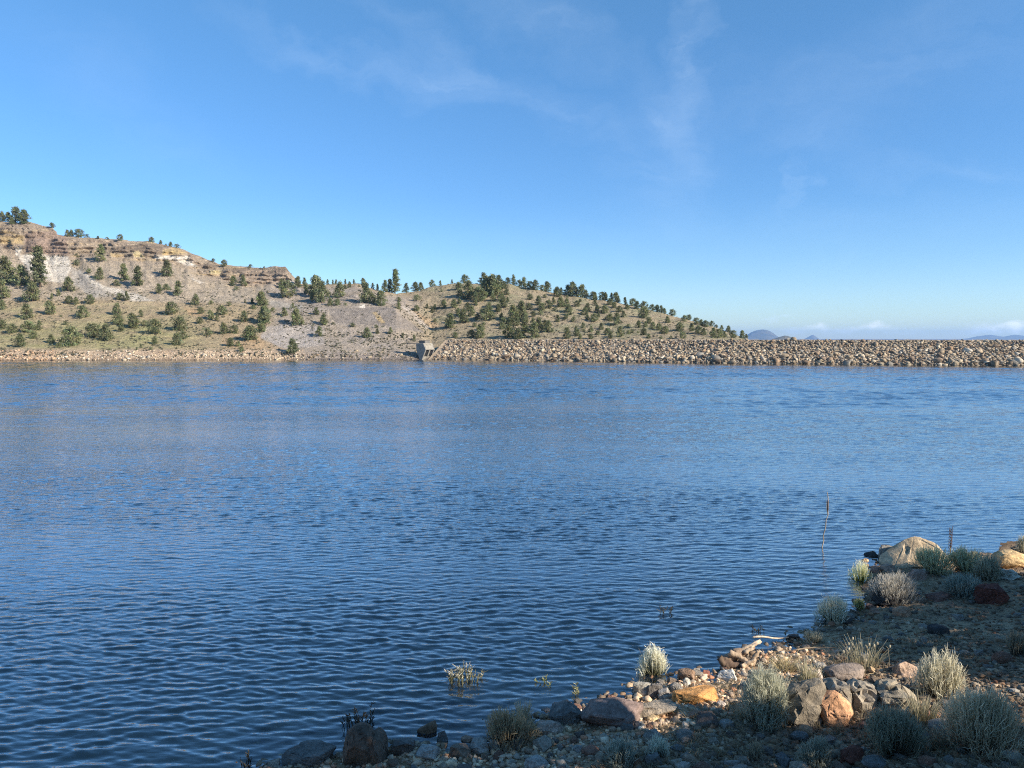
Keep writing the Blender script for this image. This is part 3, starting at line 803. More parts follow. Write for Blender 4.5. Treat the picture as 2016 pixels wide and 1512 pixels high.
def near_rocks():
    K = put_rock
    K(716, 1506, 96, 82, DKB, 'big dark brown boulder with two humps at the water\'s edge, bottom of the picture', 'ang', rough=.07, depth=.8, outline=[[(673, 1506), (675, 1475), (684, 1444), (700, 1431), (728, 1433), (738, 1446), (752, 1475), (756, 1506)], [(705, 1506), (720, 1456), (742, 1446), (756, 1450), (764, 1474), (765, 1506)]])
    K(610, 1508, 112, 30, DKG, 'flat dark grey slab sloping into the water beside the big brown boulder', 'flat', sink=.3)
    K(793, 1492, 52, 38, DKG, 'dark charcoal boulder just beside the big brown two-humped boulder', 'ang')
    K(841, 1499, 54, 32, (.36, .345, .315), 'pale grey wedge-shaped rock next to the dark charcoal boulder', 'ang')
    K(842, 1444, 44, 36, (.17, .105, .065), 'rounded brown boulder standing alone in the shallow water', 'round', water=True)
    K(872, 1460, 25, 28, SLATE, 'small upright grey rock in the water behind the lone brown boulder', 'ang', sub=3, water=True)
    K(921, 1461, 28, 17, (.34, .215, .15), 'small flat reddish rock half out of the water by the straw heap', 'flat', sub=3)
    K(906, 1493, 44, 28, (.21, .155, .115), 'brown angular rock behind the pale wedge-shaped rock', 'ang', sub=3)
    K(943, 1488, 42, 30, (.33, .315, .285), 'light grey blocky rock below the straw heap', 'ang')
    K(973, 1482, 26, 26, (.27, .245, .215), 'small grey-brown rounded rock under the straw heap', 'round', sub=3)
    K(1021, 1477, 42, 25, DKG, 'dark low rock right beneath the straw heap', 'ang', sub=3)
    K(1056, 1518, 50, 30, (.37, .345, .31), 'smooth pale grey rounded rock at the very bottom edge below the dark low rock', 'round')
    K(911, 1373, 44, 12, (.20, .13, .075), 'brown rock barely breaking the surface of the open shallow water', 'flat', sub=3, water=True, sink=.4)
    K(1082, 1451, 64, 32, (.40, .31, .25), 'pinkish tan rock leaning beside the straw heap', 'ang')
    K(1114, 1430, 72, 50, SLATE, 'dark slate boulder in shade at the waterline, left of the long purple-brown boulder', 'ang')
    K(1117, 1387, 18, 12, (.45, .24, .10), 'tiny orange stone behind the dark slate boulder', 'ang', sub=3)
    K(1206, 1434, 138, 64, PURP, 'long smooth purple-brown boulder half in shade and half in sun', 'round', sink=.25, depth=.6)
    K(1290, 1417, 92, 32, (.36, .29, .21), 'low tan-grey slab at the sunny end of the long purple-brown boulder', 'flat', sink=.3)
    K(1262, 1371, 34, 28, (.36, .33, .27), 'grey boulder with one pale face at the waterline, left of the dark pair', 'ang', sub=4)
    K(1289, 1374, 34, 30, (.17, .15, .13), 'dark boulder at the waterline beside the pale-faced grey boulder', 'ang', sub=4)
    K(1307, 1377, 26, 24, (.30, .27, .235), 'mottled grey stone between the dark waterline boulder and the orange slab', 'ang', sub=3)
    K(1368, 1388, 96, 36, ORNG, 'bright orange flat-topped slab lying on sunny pebbles', 'flat', sink=.2, depth=.6)
    K(1350, 1343, 36, 28, BRN, 'brown blocky rock behind the orange slab at the water', 'ang', sub=4)
    K(1352, 1350, 18, 16, (.50, .47, .40), 'small pale stone in front of the brown blocky rock', 'round', sub=3)
    K(1328, 1354, 18, 9, (.46, .42, .36), 'small flat pale stone left of the brown blocky rock', 'round', sub=3)
    K(1390, 1331, 16, 14, (.28, .12, .085), 'small dark red stone just left of the white rock', 'ang', sub=3)
    K(1432, 1342, 42, 25, WHT, 'bright white rock in the sun below the driftwood stump', 'ang')
    K(1391, 1436, 48, 33, (.16, .125, .105), 'dark brown peaked boulder on the edge of the shade below the orange slab', 'ang')
    K(1230, 1440, 36, 25, SLATE, 'dark angular rock in front of the long purple-brown boulder', 'ang', sub=4)
    K(1253, 1436, 16, 16, (.36, .29, .25), 'small pinkish grey stone beside the dark angular rock', 'round', sub=3)
    K(1284, 1421, 32, 13, (.47, .34, .19), 'small golden tan rock by the tan-grey slab', 'round', sub=3)
    K(1367, 1416, 38, 18, (.38, .215, .14), 'reddish flat rock on sunny gravel below the orange slab', 'flat', sub=3)
    K(1431, 1436, 34, 19, (.30, .285, .26), 'grey stone right of the dark brown peaked boulder', 'ang', sub=3)
    K(1420, 1392, 22, 12, (.50, .42, .36), 'pale pinkish pebble near the end of the orange slab', 'round', sub=3)
    K(1137, 1484, 20, 17, (.32, .31, .285), 'round grey stone alone in the shaded gravel left of the low sage tufts', 'round', sub=3)
    K(1357, 1507, 30, 22, (.40, .285, .205), 'tan stone in the shade at the bottom below the dark brown peaked boulder', 'ang', sub=3)
    K(1442, 1516, 36, 22, GRY, 'grey rounded stone at the bottom edge left of the low shaded sagebrush', 'round', sub=3)
    K(1285, 1510, 34, 26, SLATE, 'dark rock at the bottom edge under the low sage tufts', 'ang', sub=3)
    # the fractured outcrop
    K(1582, 1428, 90, 82, (.27, .225, .165), 'large grey-brown fractured block with a black shaded side, left half of the cracked outcrop', 'ang', rough=.12, depth=.8, outline=[[(1533,1412),(1537,1385),(1560,1355),(1585,1343),(1612,1337),(1622,1346),(1607,1372),(1601,1402),(1592,1428),(1545,1424)]], name='boulder', cat='boulder')
    K(1668, 1404, 116, 64, (.30, .255, .195), 'pale grey cracked block in the middle of the outcrop behind the orange boulder', 'ang', rough=.17, depth=.7, outline=[[(1612,1404),(1612,1375),(1620,1348),(1640,1338),(1666,1342),(1672,1404)],[(1664,1404),(1668,1350),(1690,1340),(1716,1348),(1722,1366),(1708,1388),(1690,1404)]], name='boulder', cat='boulder')
    K(1758, 1396, 104, 52, (.30, .255, .19), 'craggy grey block forming the far right end of the cracked outcrop', 'ang', rough=.2, outline=[[(1706,1398),(1716,1362),(1735,1345),(1765,1342),(1785,1360),(1804,1378),(1806,1398)]], name='boulder', cat='boulder')
    K(1640, 1434, 76, 72, (.62, .34, .19), 'bright salmon-orange boulder facing the sun in front of the cracked outcrop', 'ang', depth=.55, rough=.07, outline=[[(1606,1380),(1625,1366),(1640,1363),(1656,1372),(1672,1390),(1677,1406),(1668,1426),(1650,1434),(1622,1434),(1613,1422),(1606,1395)]], name='boulder', cat='boulder')
    K(1601, 1430, 30, 34, (.22, .205, .185), 'small dark grey rock wedged left of the salmon-orange boulder', 'ang', sub=4)
    K(1583, 1448, 34, 20, (.42, .255, .16), 'egg-shaped brown stone on the shade edge below the outcrop', 'round', sub=4, yaw=-.4)
    K(1662, 1341, 88, 38, (.25, .20, .165), 'long grey-brown rounded boulder behind the cracked outcrop', 'round', sink=.25)
    K(1782, 1334, 44, 34, (.45, .315, .225), 'pinkish boulder beyond the outcrop next to the pale rabbitbrush', 'ang')
    K(1600, 1343, 38, 26, (.46, .38, .32), 'pale pinkish rock between the grey-green bush and the long rounded boulder', 'ang')
    K(1617, 1318, 26, 15, (.47, .41, .33), 'pale stone behind the long rounded boulder in dry grass', 'ang', sub=3)
    K(1718, 1326, 20, 14, (.49, .345, .20), 'small golden stone among the dry stalks behind the outcrop', 'ang', sub=3)
    K(1678, 1508, 56, 36, (.17, .065, .045), 'dark reddish-brown rock in the shade below the salmon-orange boulder', 'ang')
    K(1786, 1486, 30, 22, (.33, .27, .215), 'tan-grey stone in the shade below the dark teal sagebrush', 'ang', sub=3)
    K(1941, 1492, 14, 11, (.58, .55, .49), 'small white pebble in the shade beneath the biggest rabbitbrush', 'round', sub=3)
    K(1893, 1460, 24, 12, (.50, .46, .39), 'pale flat stone left of the foot of the biggest rabbitbrush', 'flat', sub=3)
    K(1972, 1306, 40, 24, (.21, .115, .08), 'round reddish rock in the deep shade above the biggest rabbitbrush', 'round', sub=4)
    K(1722, 1518, 60, 24, SLATE, 'wide dark slate rock at the bottom edge below the dark teal sagebrush', 'round', sub=4)
    # the point
    K(1792, 1113, 128, 66, (.43, .33, .215), 'big pale pointed boulder at the tip of the spit in full sun', 'point', depth=.6, rough=.06, name='boulder', cat='boulder', slices=((-.62, .96, .10), (0, 1, 1), (.5, .4, .5)), outline=[[(1725, 1113), (1737, 1101), (1757, 1089), (1775, 1074), (1785, 1062), (1799, 1056), (1813, 1059), (1834, 1069), (1850, 1078), (1856, 1090), (1857, 1113)]])
    K(1744, 1100, 32, 33, (.26, .24, .21), 'grey pale-topped rock on the water side of the big pointed boulder', 'ang')
    K(1715, 1097, 38, 17, (.05, .045, .04), 'black wet rock in the water beside the pale-topped rock', 'ang', sub=4, water=True)
    K(1681, 1077, 34, 11, (.24, .085, .05), 'flat rust-red rock farthest out in the water off the spit', 'flat', sub=3, water=True, sink=.4)
    K(1717, 1080, 26, 8, (.23, .09, .06), 'thin red rock awash between the farthest red rock and the spit', 'flat', sub=3, water=True, sink=.4)
    K(1704, 1105, 18, 10, (.55, .37, .20), 'little tan stone in the water below the black wet rock', 'round', sub=3, water=True)
    K(1747, 1126, 30, 17, (.43, .28, .205), 'pink rock at the foot of the big pointed boulder', 'ang', sub=4)
    K(1806, 1143, 36, 25, (.40, .26, .20), 'pink blocky rock between the big pointed boulder and the shaded sagebrush', 'ang', sub=4)
    K(1722, 1128, 22, 14, (.36, .20, .14), 'reddish stone at the waterline near the reed tuft', 'ang', sub=3)
    K(1987, 1120, 66, 40, YEL, 'big yellow-tan boulder on the right edge at the tip of the spit', 'round', sink=.15, name='boulder', cat='boulder')
    K(1984, 1143, 54, 26, (.52, .46, .37), 'pale craggy rock right below the yellow-tan boulder', 'ang', rough=.2)
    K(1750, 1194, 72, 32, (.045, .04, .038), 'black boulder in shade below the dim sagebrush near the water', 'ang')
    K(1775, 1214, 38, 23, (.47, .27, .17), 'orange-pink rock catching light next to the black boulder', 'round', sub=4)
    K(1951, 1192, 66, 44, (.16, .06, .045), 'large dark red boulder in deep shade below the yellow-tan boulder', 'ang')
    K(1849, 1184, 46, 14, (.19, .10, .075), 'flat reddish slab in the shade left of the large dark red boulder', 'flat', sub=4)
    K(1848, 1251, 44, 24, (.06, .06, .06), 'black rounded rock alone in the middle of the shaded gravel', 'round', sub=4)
    K(1722, 1210, 22, 12, (.33, .20, .14), 'small reddish stone at the waterline below the black boulder', 'ang', sub=3)
    K(1608, 1222, 16, 8, (.07, .065, .06), 'small black stone in the water left of the pale water shrub', 'ang', sub=3, water=True)
    K(1668, 1230, 26, 12, (.06, .055, .05), 'flat black stone under the pale water shrub at the waterline', 'flat', sub=3)
    K(1562, 1262, 28, 12, (.08, .075, .07), 'wet dark stone at the waterline beyond the driftwood stump', 'ang', sub=3)
    K(1702, 1482, 0.1 + 18, 12, (.30, .28, .25), 'small grey stone touching the dark reddish-brown rock', 'ang', sub=3)

# ------------------------------------------------------------------ shrubs and grasses
def ribbons(G, P0, P1, P2, w0, c0, c1, w1=None):
    """many curved tapered blades at once: P0 root, P1 middle, P2 tip (n,3)"""
    n = len(P0)
    if n == 0: return
    w1 = w0 * .25 if w1 is None else w1
    side = np.cross(P2 - P0, rng.standard_normal((n, 3))); side /= np.linalg.norm(side, axis=1)[:, None] + 1e-9
    w0 = np.broadcast_to(np.asarray(w0, float), (n,))[:, None]; w1 = np.broadcast_to(np.asarray(w1, float), (n,))[:, None]
    V = np.stack([P0 - side * w0, P0 + side * w0, P1 - side * w0 * .9, P1 + side * w0 * .9, P2 - side * w1, P2 + side * w1], 1).reshape(-1, 3)
    b = np.arange(n)[:, None] * 6
    F = np.concatenate([b + np.array([[0, 1, 3, 2]]), b + np.array([[2, 3, 5, 4]])])
    c0 = np.broadcast_to(c0, (n, 3)); c1 = np.broadcast_to(c1, (n, 3)); cm = (c0 + c1) / 2
    Cc = np.stack([c0, c0, cm, cm, c1, c1], 1).reshape(-1, 3)
    G.add(V, F, Cc)

def shrub(px, py, w, h, label, cat='shrub', name='sagebrush', n=520, c_leaf=(.30, .31, .235), c_tip=(.47, .46, .36), c_wood=(.17, .13, .095), spread=1.0, leafy=1.0, group='shrubs along the near shore', water=False, width=.0045, seed=None, lean=(0, 0)):
    p = ground_at(px, py)
    D = p[1] + .1; W = w * D / FPX; th = math.atan2(CAMH, D); H = h * D / FPX / math.cos(th) * .92
    r = np.random.default_rng(seed or int(px + py * 3))
    n = int(n * 1.45); width = width * .72
    root = empty(name, p); tag(root, label, cat, group)
    rad = W / 2
    # directions over a dome
    a = r.uniform(0, 2 * math.pi, n); q = np.sqrt(r.uniform(0, 1, n)) * spread
    lo_ = r.uniform(0, 6.28); q = q * (1 + .20 * np.cos(a - lo_) + .14 * np.cos(3 * a + lo_) + .10 * r.standard_normal(n))
    out = np.clip(q, 0, 1.25)
    tip = np.stack([np.cos(a) * out * rad, np.sin(a) * out * rad * .85, H * np.sqrt(np.clip(1.05 - .72 * out ** 2, .10, 1)) * r.uniform(.66, 1.0, n) * (1 + .09 * np.cos(2 * a + 1.3 * lo_))], 1)
    tip[:, :2] += np.array(lean) * H
    root0 = np.stack([np.cos(a) * out * rad * .16, np.sin(a) * out * rad * .16, np.full(n, -.02)], 1) + r.normal(0, .01, (n, 3))
    mid = root0 * .45 + tip * .55 + np.stack([np.cos(a) * out * rad * .14, np.sin(a) * out * rad * .14, -H * .10 * out], 1) + r.normal(0, .02 * H, (n, 3))
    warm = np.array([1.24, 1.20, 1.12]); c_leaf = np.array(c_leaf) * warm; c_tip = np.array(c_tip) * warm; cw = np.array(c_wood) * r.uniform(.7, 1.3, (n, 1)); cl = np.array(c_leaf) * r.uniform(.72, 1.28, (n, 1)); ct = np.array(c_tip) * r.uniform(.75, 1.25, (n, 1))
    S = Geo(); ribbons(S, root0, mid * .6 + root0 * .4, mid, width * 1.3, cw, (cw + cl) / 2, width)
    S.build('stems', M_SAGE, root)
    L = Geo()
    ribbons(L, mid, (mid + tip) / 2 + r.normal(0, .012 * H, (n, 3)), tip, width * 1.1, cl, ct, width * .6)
    k = int(5 * leafy)
    for j in range(k):
        t = r.uniform(.05, 1.0, (n, 1)); b0 = mid * (1 - t) + tip * t
        d = (tip - mid); d /= np.linalg.norm(d, axis=1)[:, None] + 1e-9
        d = d + r.normal(0, .5, (n, 3)); ln = r.uniform(.05, .13, (n, 1)) * max(H, .25) * .9
        e = b0 + d * ln
        c = cl * (1 - t) + ct * t
        ribbons(L, b0, (b0 + e) / 2, e, width * .95, c, c * 1.08, width * .45)
    L.build('foliage', M_SAGE, root)
    T = Geo(); m_ = max(5, n // 45)
    for _ in range(m_):                       # dead twigs sticking out
        a_ = r.uniform(0, 6.28); q_ = r.uniform(.5, 1.15); e_ = np.array([math.cos(a_) * q_ * rad, math.sin(a_) * q_ * rad * .85, H * r.uniform(.25, .95)])
        T.tube([(0, 0, -.02), e_ * .5 + r.normal(0, .03 * H, 3), e_], [width * 1.6, width * 1.1, width * .5], 4, np.array([.30, .245, .18]) * r.uniform(.6, 1.2))
    T.build('dead_twigs', M_WOOD, root)
    return root

def tuft(px, py, w, h, label, n=140, c0=(.33, .29, .16), c1=(.60, .55, .38), name='grass_tuft', cat='grass tuft', group='grass tufts', heads=0, width=.004, droop=.25):
    p = ground_at(px, py); D = p[1]; W = w * D / FPX; H = h * D / FPX / math.cos(math.atan2(CAMH, D))
    r = np.random.default_rng(int(px * 3 + py))
    a = r.uniform(0, 6.283, n); q = np.sqrt(r.uniform(0, 1, n)); hh = H * r.uniform(.5, 1.05, n)
    P0 = np.stack([np.cos(a) * q * W * .26, np.sin(a) * q * W * .22, np.full(n, min(0, -.01))], 1)
    P2 = np.stack([np.cos(a) * q * W * .52 + r.normal(0, .05 * W, n), np.sin(a) * q * W * .4, hh], 1)
    P1 = (P0 + P2) / 2; P1[:, :2] -= P2[:, :2] * droop * .4; P1[:, 2] *= 1.15
    if p[2] < 0: P0[:, 2] = -.02; P2[:, 2] -= p[2] * 1.0
    G = Geo(); ribbons(G, P0, P1, P2, width, np.array(c0) * r.uniform(.7, 1.3, (n, 1)), np.array(c1) * r.uniform(.75, 1.25, (n, 1)))
    if heads:
        root = empty(name, p); G.build('blades', M_SAGE, root)
        for i in range(heads):
            x, y = r.normal(0, W * .33), r.normal(0, .12); hz = H * r.uniform(.75, 1.15); ox = r.normal(0, .06)
            s = Geo(); s.tube([(x, y, -.02), (x + ox * .3, y, hz * .5), (x + ox, y, hz * .93), (x + ox + .035 * r.choice([-1, 1]), y, hz)], [.0045, .004, .0035, .003], 4, (.50, .44, .31))
            so = s.build('stalk', M_SAGE, root)
            hd = Geo(); V, F = ICO[1]; hd.add(V * np.array([.014, .014, .03]) + np.array([x + ox + .03, y, hz]), F, (.62, .55, .40)); hd.build('seed_head', M_SAGE, so)
        tag(root, label, cat, group); return root
    o = G.build(name, M_SAGE, None, p); tag(o, label, cat, group); return o

def near_plants():
    S = shrub
    S(1505, 1428, 92, 115, 'tall grey-green sagebrush in full sun left of the cracked outcrop', n=620, c_leaf=(.37, .39, .31), c_tip=(.58, .59, .49))
    S(1851, 1372, 96, 90, 'pale cream rabbitbrush with open branching stems right of the outcrop', name='rabbitbrush', n=300, c_leaf=(.45, .43, .32), c_tip=(.60, .58, .48), leafy=.9, width=.006)
    S(1930, 1476, 148, 118, 'biggest rabbitbrush, a wide grey dome in the bottom right corner', name='rabbitbrush', n=800, c_leaf=(.42, .37, .275), c_tip=(.66, .59, .45), leafy=.9)
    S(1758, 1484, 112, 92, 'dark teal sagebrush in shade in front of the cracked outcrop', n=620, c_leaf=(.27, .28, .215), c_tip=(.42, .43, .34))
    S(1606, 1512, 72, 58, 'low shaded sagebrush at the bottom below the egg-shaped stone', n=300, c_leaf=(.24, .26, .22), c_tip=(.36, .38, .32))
    S(1296, 1494, 48, 46, 'small pale sage tuft in shaded bottom gravel, right one of a pair', n=150, c_leaf=(.33, .36, .32), c_tip=(.48, .52, .46), leafy=.7)
    S(1222, 1504, 66, 52, 'bluish grey sage tuft in shaded bottom gravel, left one of a pair', n=220, c_leaf=(.25, .29, .26), c_tip=(.36, .41, .37), leafy=.7)
    S(1836, 1124, 80, 52, 'greenish sagebrush in sun against the big pointed boulder', n=460, c_leaf=(.30, .31, .20), c_tip=(.46, .46, .31))
    S(1905, 1128, 76, 54, 'greenish sagebrush in sun between the dead dark stalk and the yellow-tan boulder', n=440, c_leaf=(.30, .31, .20), c_tip=(.44, .44, .30))
    S(1944, 1142, 54, 55, 'greyer sagebrush touching the yellow-tan boulder', n=300, c_leaf=(.26, .25, .19), c_tip=(.40, .38, .29))
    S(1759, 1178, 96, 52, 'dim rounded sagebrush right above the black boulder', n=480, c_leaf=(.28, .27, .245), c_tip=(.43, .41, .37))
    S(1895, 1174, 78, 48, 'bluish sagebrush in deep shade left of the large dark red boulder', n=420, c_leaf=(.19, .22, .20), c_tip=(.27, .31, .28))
    S(1640, 1220, 64, 56, 'pale silvery shrub standing in the water, biggest of the water shrubs', name='water_shrub', n=330, c_leaf=(.42, .42, .32), c_tip=(.62, .61, .53), c_wood=(.18, .17, .09))
    S(1286, 1325, 60, 62, 'silvery white grassy shrub alone in the open water', name='water_shrub', n=360, c_leaf=(.44, .44, .32), c_tip=(.72, .72, .64), c_wood=(.17, .16, .06), leafy=.8, width=.005)
    S(1694, 1142, 46, 46, 'wispy greenish reed tuft in the water off the spit', name='water_shrub', n=150, c_leaf=(.30, .33, .13), c_tip=(.66, .64, .48), c_wood=(.16, .19, .05), leafy=.5)
    S(1691, 1200, 22, 24, 'small olive green tuft in the water beside the black boulder', name='water_shrub', n=90, c_leaf=(.24, .25, .10), c_tip=(.36, .36, .18))
    S(1602, 1264, 46, 24, 'pale low grass clump on the shore beyond the driftwood stump', name='water_shrub', n=140, c_leaf=(.36, .36, .27), c_tip=(.56, .55, .44), leafy=.6)
    S(2013, 1090, 26, 40, 'pale bush cut by the right edge above the yellow-tan boulder', n=160, c_leaf=(.36, .36, .27), c_tip=(.56, .55, .44))
    S(1000, 1464, 110, 66, 'tangled dead grey-brown bush heaped with straw at the waterline', name='dead_bush', n=430, c_leaf=(.22, .18, .125), c_tip=(.42, .35, .23), c_wood=(.10, .075, .055), leafy=.8)
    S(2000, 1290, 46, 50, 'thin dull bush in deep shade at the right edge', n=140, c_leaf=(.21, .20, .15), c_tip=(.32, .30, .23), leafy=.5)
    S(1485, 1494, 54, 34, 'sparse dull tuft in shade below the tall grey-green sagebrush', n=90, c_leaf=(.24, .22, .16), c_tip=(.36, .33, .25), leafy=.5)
    tuft(1700, 1316, 120, 52, 'row of dry nodding seed stalks behind the long rounded boulder', 110, heads=12)
    tuft(1590, 1346, 60, 46, 'dry straw-coloured grass between the grey-green sagebrush and the outcrop', 150, heads=4)
    tuft(1815, 1420, 90, 50, 'dry pale grass between the outcrop and the biggest rabbitbrush', 200)
    tuft(1545, 1318, 80, 22, 'bright matted straw grass in the sun behind the grey-green sagebrush', 220, c1=(.66, .54, .32))
    tuft(1030, 1418, 44, 40, 'bundle of pale broken straw poking up from the dead bush', 70, c0=(.5, .42, .27), c1=(.68, .58, .40), width=.006)
    tuft(1110, 1444, 60, 14, 'dry grass wisps around the pinkish tan rock', 60)
    tuft(1974, 1440, 40, 50, 'thin dry stems at the right edge behind the biggest rabbitbrush', 36, heads=3)
    tuft(1860, 1470, 110, 26, 'dull dry grass at the foot of the biggest rabbitbrush', 150, c0=(.25, .2, .13), c1=(.42, .36, .25))
    tuft(1460, 1415, 60, 26, 'thin dry grass at the foot of the tall grey-green sagebrush', 90, c0=(.3, .24, .15), c1=(.5, .42, .28))
    # sprigs of drowned plants standing in the lake
    def sprig(px, py, w, h, n, c, tipc, label):
        p = ground_at(px, py); D = p[1]; W = w * D / FPX; H = h * D / FPX
        r = np.random.default_rng(px); G = Geo(); zb = float(p[2])
        for i in range(n):
            x = r.uniform(-W / 2, W / 2); y = r.normal(0, .12); hh = H * r.uniform(.45, 1.05) * (1 - .5 * abs(2 * x / W) ** 2); ox = r.normal(0, .03)
            G.tube([(x * .55, y, 0), (x * .85, y, -zb * .9), (x + ox, y, -zb + hh)], [.006, .005, .004], 4, c)
            for k in range(6):
                t = r.uniform(.2, 1); q = np.array([x * .85 + (x * .15 + ox) * t, y, -zb + hh * t]); e = q + np.array([r.normal(0, .03), r.normal(0, .02), r.uniform(.02, .05)])
                cc = np.array(tipc if t > .6 else c) * r.uniform(.7, 1.3)
                ribbons(G, q[None], ((q + e) / 2)[None], e[None], .007, cc, cc, .003)
        o = G.build('water_plant', M_SAGE, None, p); tag(o, label, 'water plant', 'drowned plants standing in the lake'); return o
    sprig(916, 1338, 70, 30, 46, (.20, .19, .10), (.62, .58, .46), 'pale-tipped plant poking out of the open water above the barely submerged brown rock')
    sprig(705, 1428, 66, 28, 30, (.04, .04, .03), (.07, .065, .05), 'dark plant poking out of the water behind the big dark brown boulder')
    sprig(1312, 1207, 34, 14, 8, (.05, .05, .035), (.09, .08, .06), 'tiny dark row of stems out in the open lake, farthest plant from the shore')
    sprig(1072, 1348, 30, 8, 7, (.20, .22, .09), (.33, .33, .17), 'faint green stems in the shallows left of the silvery white shrub')
    sprig(1128, 1362, 26, 7, 7, (.25, .24, .11), (.40, .38, .22), 'faint yellowish stems in the shallows behind the long purple-brown boulder')
    sprig(1500, 1248, 30, 12, 8, (.05, .05, .035), (.10, .09, .06), 'dark twiggy stems in the water beyond the driftwood stump')
    sprig(490, 1500, 20, 22, 8, (.04, .04, .03), (.08, .075, .06), 'thin dark stems in the water left of the flat grey slab')
    # tall dead reed stalk in the water
    p = ground_at(1619, 1078); D = p[1]; sc = D / FPX; zb = float(p[2])
    root = empty('reed_stalk', p); tag(root, 'tall thin dead stalk with a brown seed head standing in the water', 'reed')
    G = Geo(); pts = [(0, 0, 0), (0, 0, -zb), (2 * sc, 0, -zb + 22 * sc), (5 * sc, 0, -zb + 44 * sc), (9 * sc, 0, -zb + 66 * sc), (9 * sc, 0, -zb + 88 * sc), (8 * sc, 0, -zb + 112 * sc)]
    pts = np.array(pts); tt = np.linspace(0, 6, 25); P = np.stack([np.interp(tt, range(7), pts[:, k]) for k in range(3)], 1); P[:, 0] += .012 * np.sin(tt * 5)
    G.tube(P, np.linspace(.016, .009, 25), 6, (.33, .28, .22)); st = G.build('stem', M_WOOD, root)
    for k in range(9):
        t = 6 + k * 1.7; q = P[int(t)]; g2 = Geo()
    G = Geo(); V, F = ICO[2]
    G.add(V * np.array([.020, .020, .19]) * (1 + .15 * vnoise(V[:, 0] * 4, V[:, 1] * 4, V[:, 2] * 4))[:, None] + np.array([9 * sc, 0, -zb + 84 * sc]), F, (.15, .10, .065)); G.build('seed_head', M_WOOD, root)
    G = Geo(); ribbons(G, np.array([[9 * sc, 0, -zb + 66 * sc]]), np.array([[6.0 * sc, 0, -zb + 82 * sc]]), np.array([[7 * sc, 0, -zb + 100 * sc]]), .018, (.35, .29, .2), (.45, .38, .27), .004); G.build('leaf', M_SAGE, root)
    # dead dark stalk among the sagebrush on the spit
    p = ground_at(1870, 1112); sc = p[1] / FPX
    root = empty('dead_stalk', p); tag(root, 'dead dark brown stalk sticking up from the sunny sagebrush on the spit', 'stalk')
    G = Geo(); G.tube([(0, 0, -.05), (0, 0, 30 * sc), (1 * sc, 0, 52 * sc), (-1 * sc, 0, 74 * sc)], [.016, .014, .011, .005], 6, (.10, .065, .045)); G.build('stem', M_WOOD, root)
    G = Geo()
    for k in range(14):
        z = (30 + k * 3) * sc; d = .07 if k % 2 else -.07
        G.tube([(0, 0, z), (d * .5, .01, z + .05), (d * .6, 0, z + .12)], [.009, .008, .004], 4, (.11, .07, .05))
    G.build('twig', M_WOOD, root)

def driftwood():
    p = ground_at(1455, 1312); sc = p[1] / FPX
    root = empty('driftwood', p + np.array([0, 0, .02])); tag(root, 'weathered driftwood root stump with splayed branches at the waterline', 'driftwood')
    r = np.random.default_rng(3)
    def wob(a, b, n=9, k=.03):
        t = np.linspace(0, 1, n)[:, None]; q = np.array(a) * (1 - t) + np.array(b) * t
        return q + r.normal(0, k, (n, 3)) * np.sin(t * math.pi)
    u = lambda x, z, y=0: (x * sc, y, z * sc)
    G = Geo(); P = wob(u(-34, 12), u(36, 30, .15), 12, .03); G.tube(P, np.array([.09, .13, .17, .20, .22, .21, .2, .19, .17, .16, .13, .08]) * .42, 10, (.30, .215, .15))
    for V in G.V: V *= 1 + .07 * fbm(V[:, 0] * 9, V[:, 1] * 9, V[:, 2] * 9, seed=4)[:, None]
    G.build('trunk', M_DRIFT, root)
    for a, b, ra, rb, c in [(u(-30, 10), u(46, 46, .1), .05, .02, (.55, .43, .31)), (u(10, 26), u(48, 44, .1), .04, .015, (.50, .39, .28)), (u(-36, 4), u(10, 2, -.12), .09, .05, (.16, .11, .08)),
                            (u(-20, 26), u(22, 8, -.15), .06, .03, (.42, .31, .21)), (u(-40, 16), u(-26, -2, -.1), .06, .035, (.12, .085, .06)), (u(20, 6, -.1), u(36, 32, -.05), .06, .03, (.34, .25, .17)), (u(0, 4, -.15), u(26, 22, -.18), .05, .02, (.47, .35, .24))]:
        G = Geo(); G.tube(wob(a, b, 9, .015), np.linspace(ra, rb, 9), 7, c); G.build('branch', M_DRIFT, root)
    q = ground_at(1494, 1272); G = Geo()
    a = np.array(at(1482, 1268, q[1])); b = np.array(at(1552, 1262, q[1] + .25)); a[2] = max(gz(*a[:2]), 0) + .16; b[2] = max(gz(*b[:2]), 0) + .05
    G.tube(np.array([a * (1 - t) + b * t + np.array([0, 0, .015 * math.sin(t * 7)]) for t in np.linspace(0, 1, 8)]) - a, np.linspace(.022, .010, 8), 6, (.58, .47, .35))
    o = G.build('driftwood_stick', M_DRIFT, None, a); tag(o, 'long pale bleached stick pointing out over the water behind the driftwood stump', 'stick')
    for (x0, y0, x1, y1, lab) in [(1045, 1455, 1085, 1462, 'thin straight stick lying below the straw heap by the pinkish tan rock'), (1560, 1285, 1650, 1278, 'brown stick lying in the litter between the stump and the shaded bank'),
                                  (1640, 1262, 1700, 1250, 'dark stick lying in the shade above the row of seed stalks'), (1870, 1455, 1905, 1482, 'crooked grey twig beneath the biggest rabbitbrush')]:
        a = ground_at(x0, y0); b = ground_at(x1, y1); a[2] += .035; b[2] += .035; G = Geo()
        G.tube([(a * (1 - t) + b * t) - a + np.array([0, .02 * math.sin(5 * t), .02 * math.sin(t * 3.14)]) for t in np.linspace(0, 1, 7)], np.linspace(.016, .008, 7), 5, (.34, .27, .19))
        tag(G.build('stick', M_DRIFT, None, a), lab, 'stick', 'sticks on the near shore')

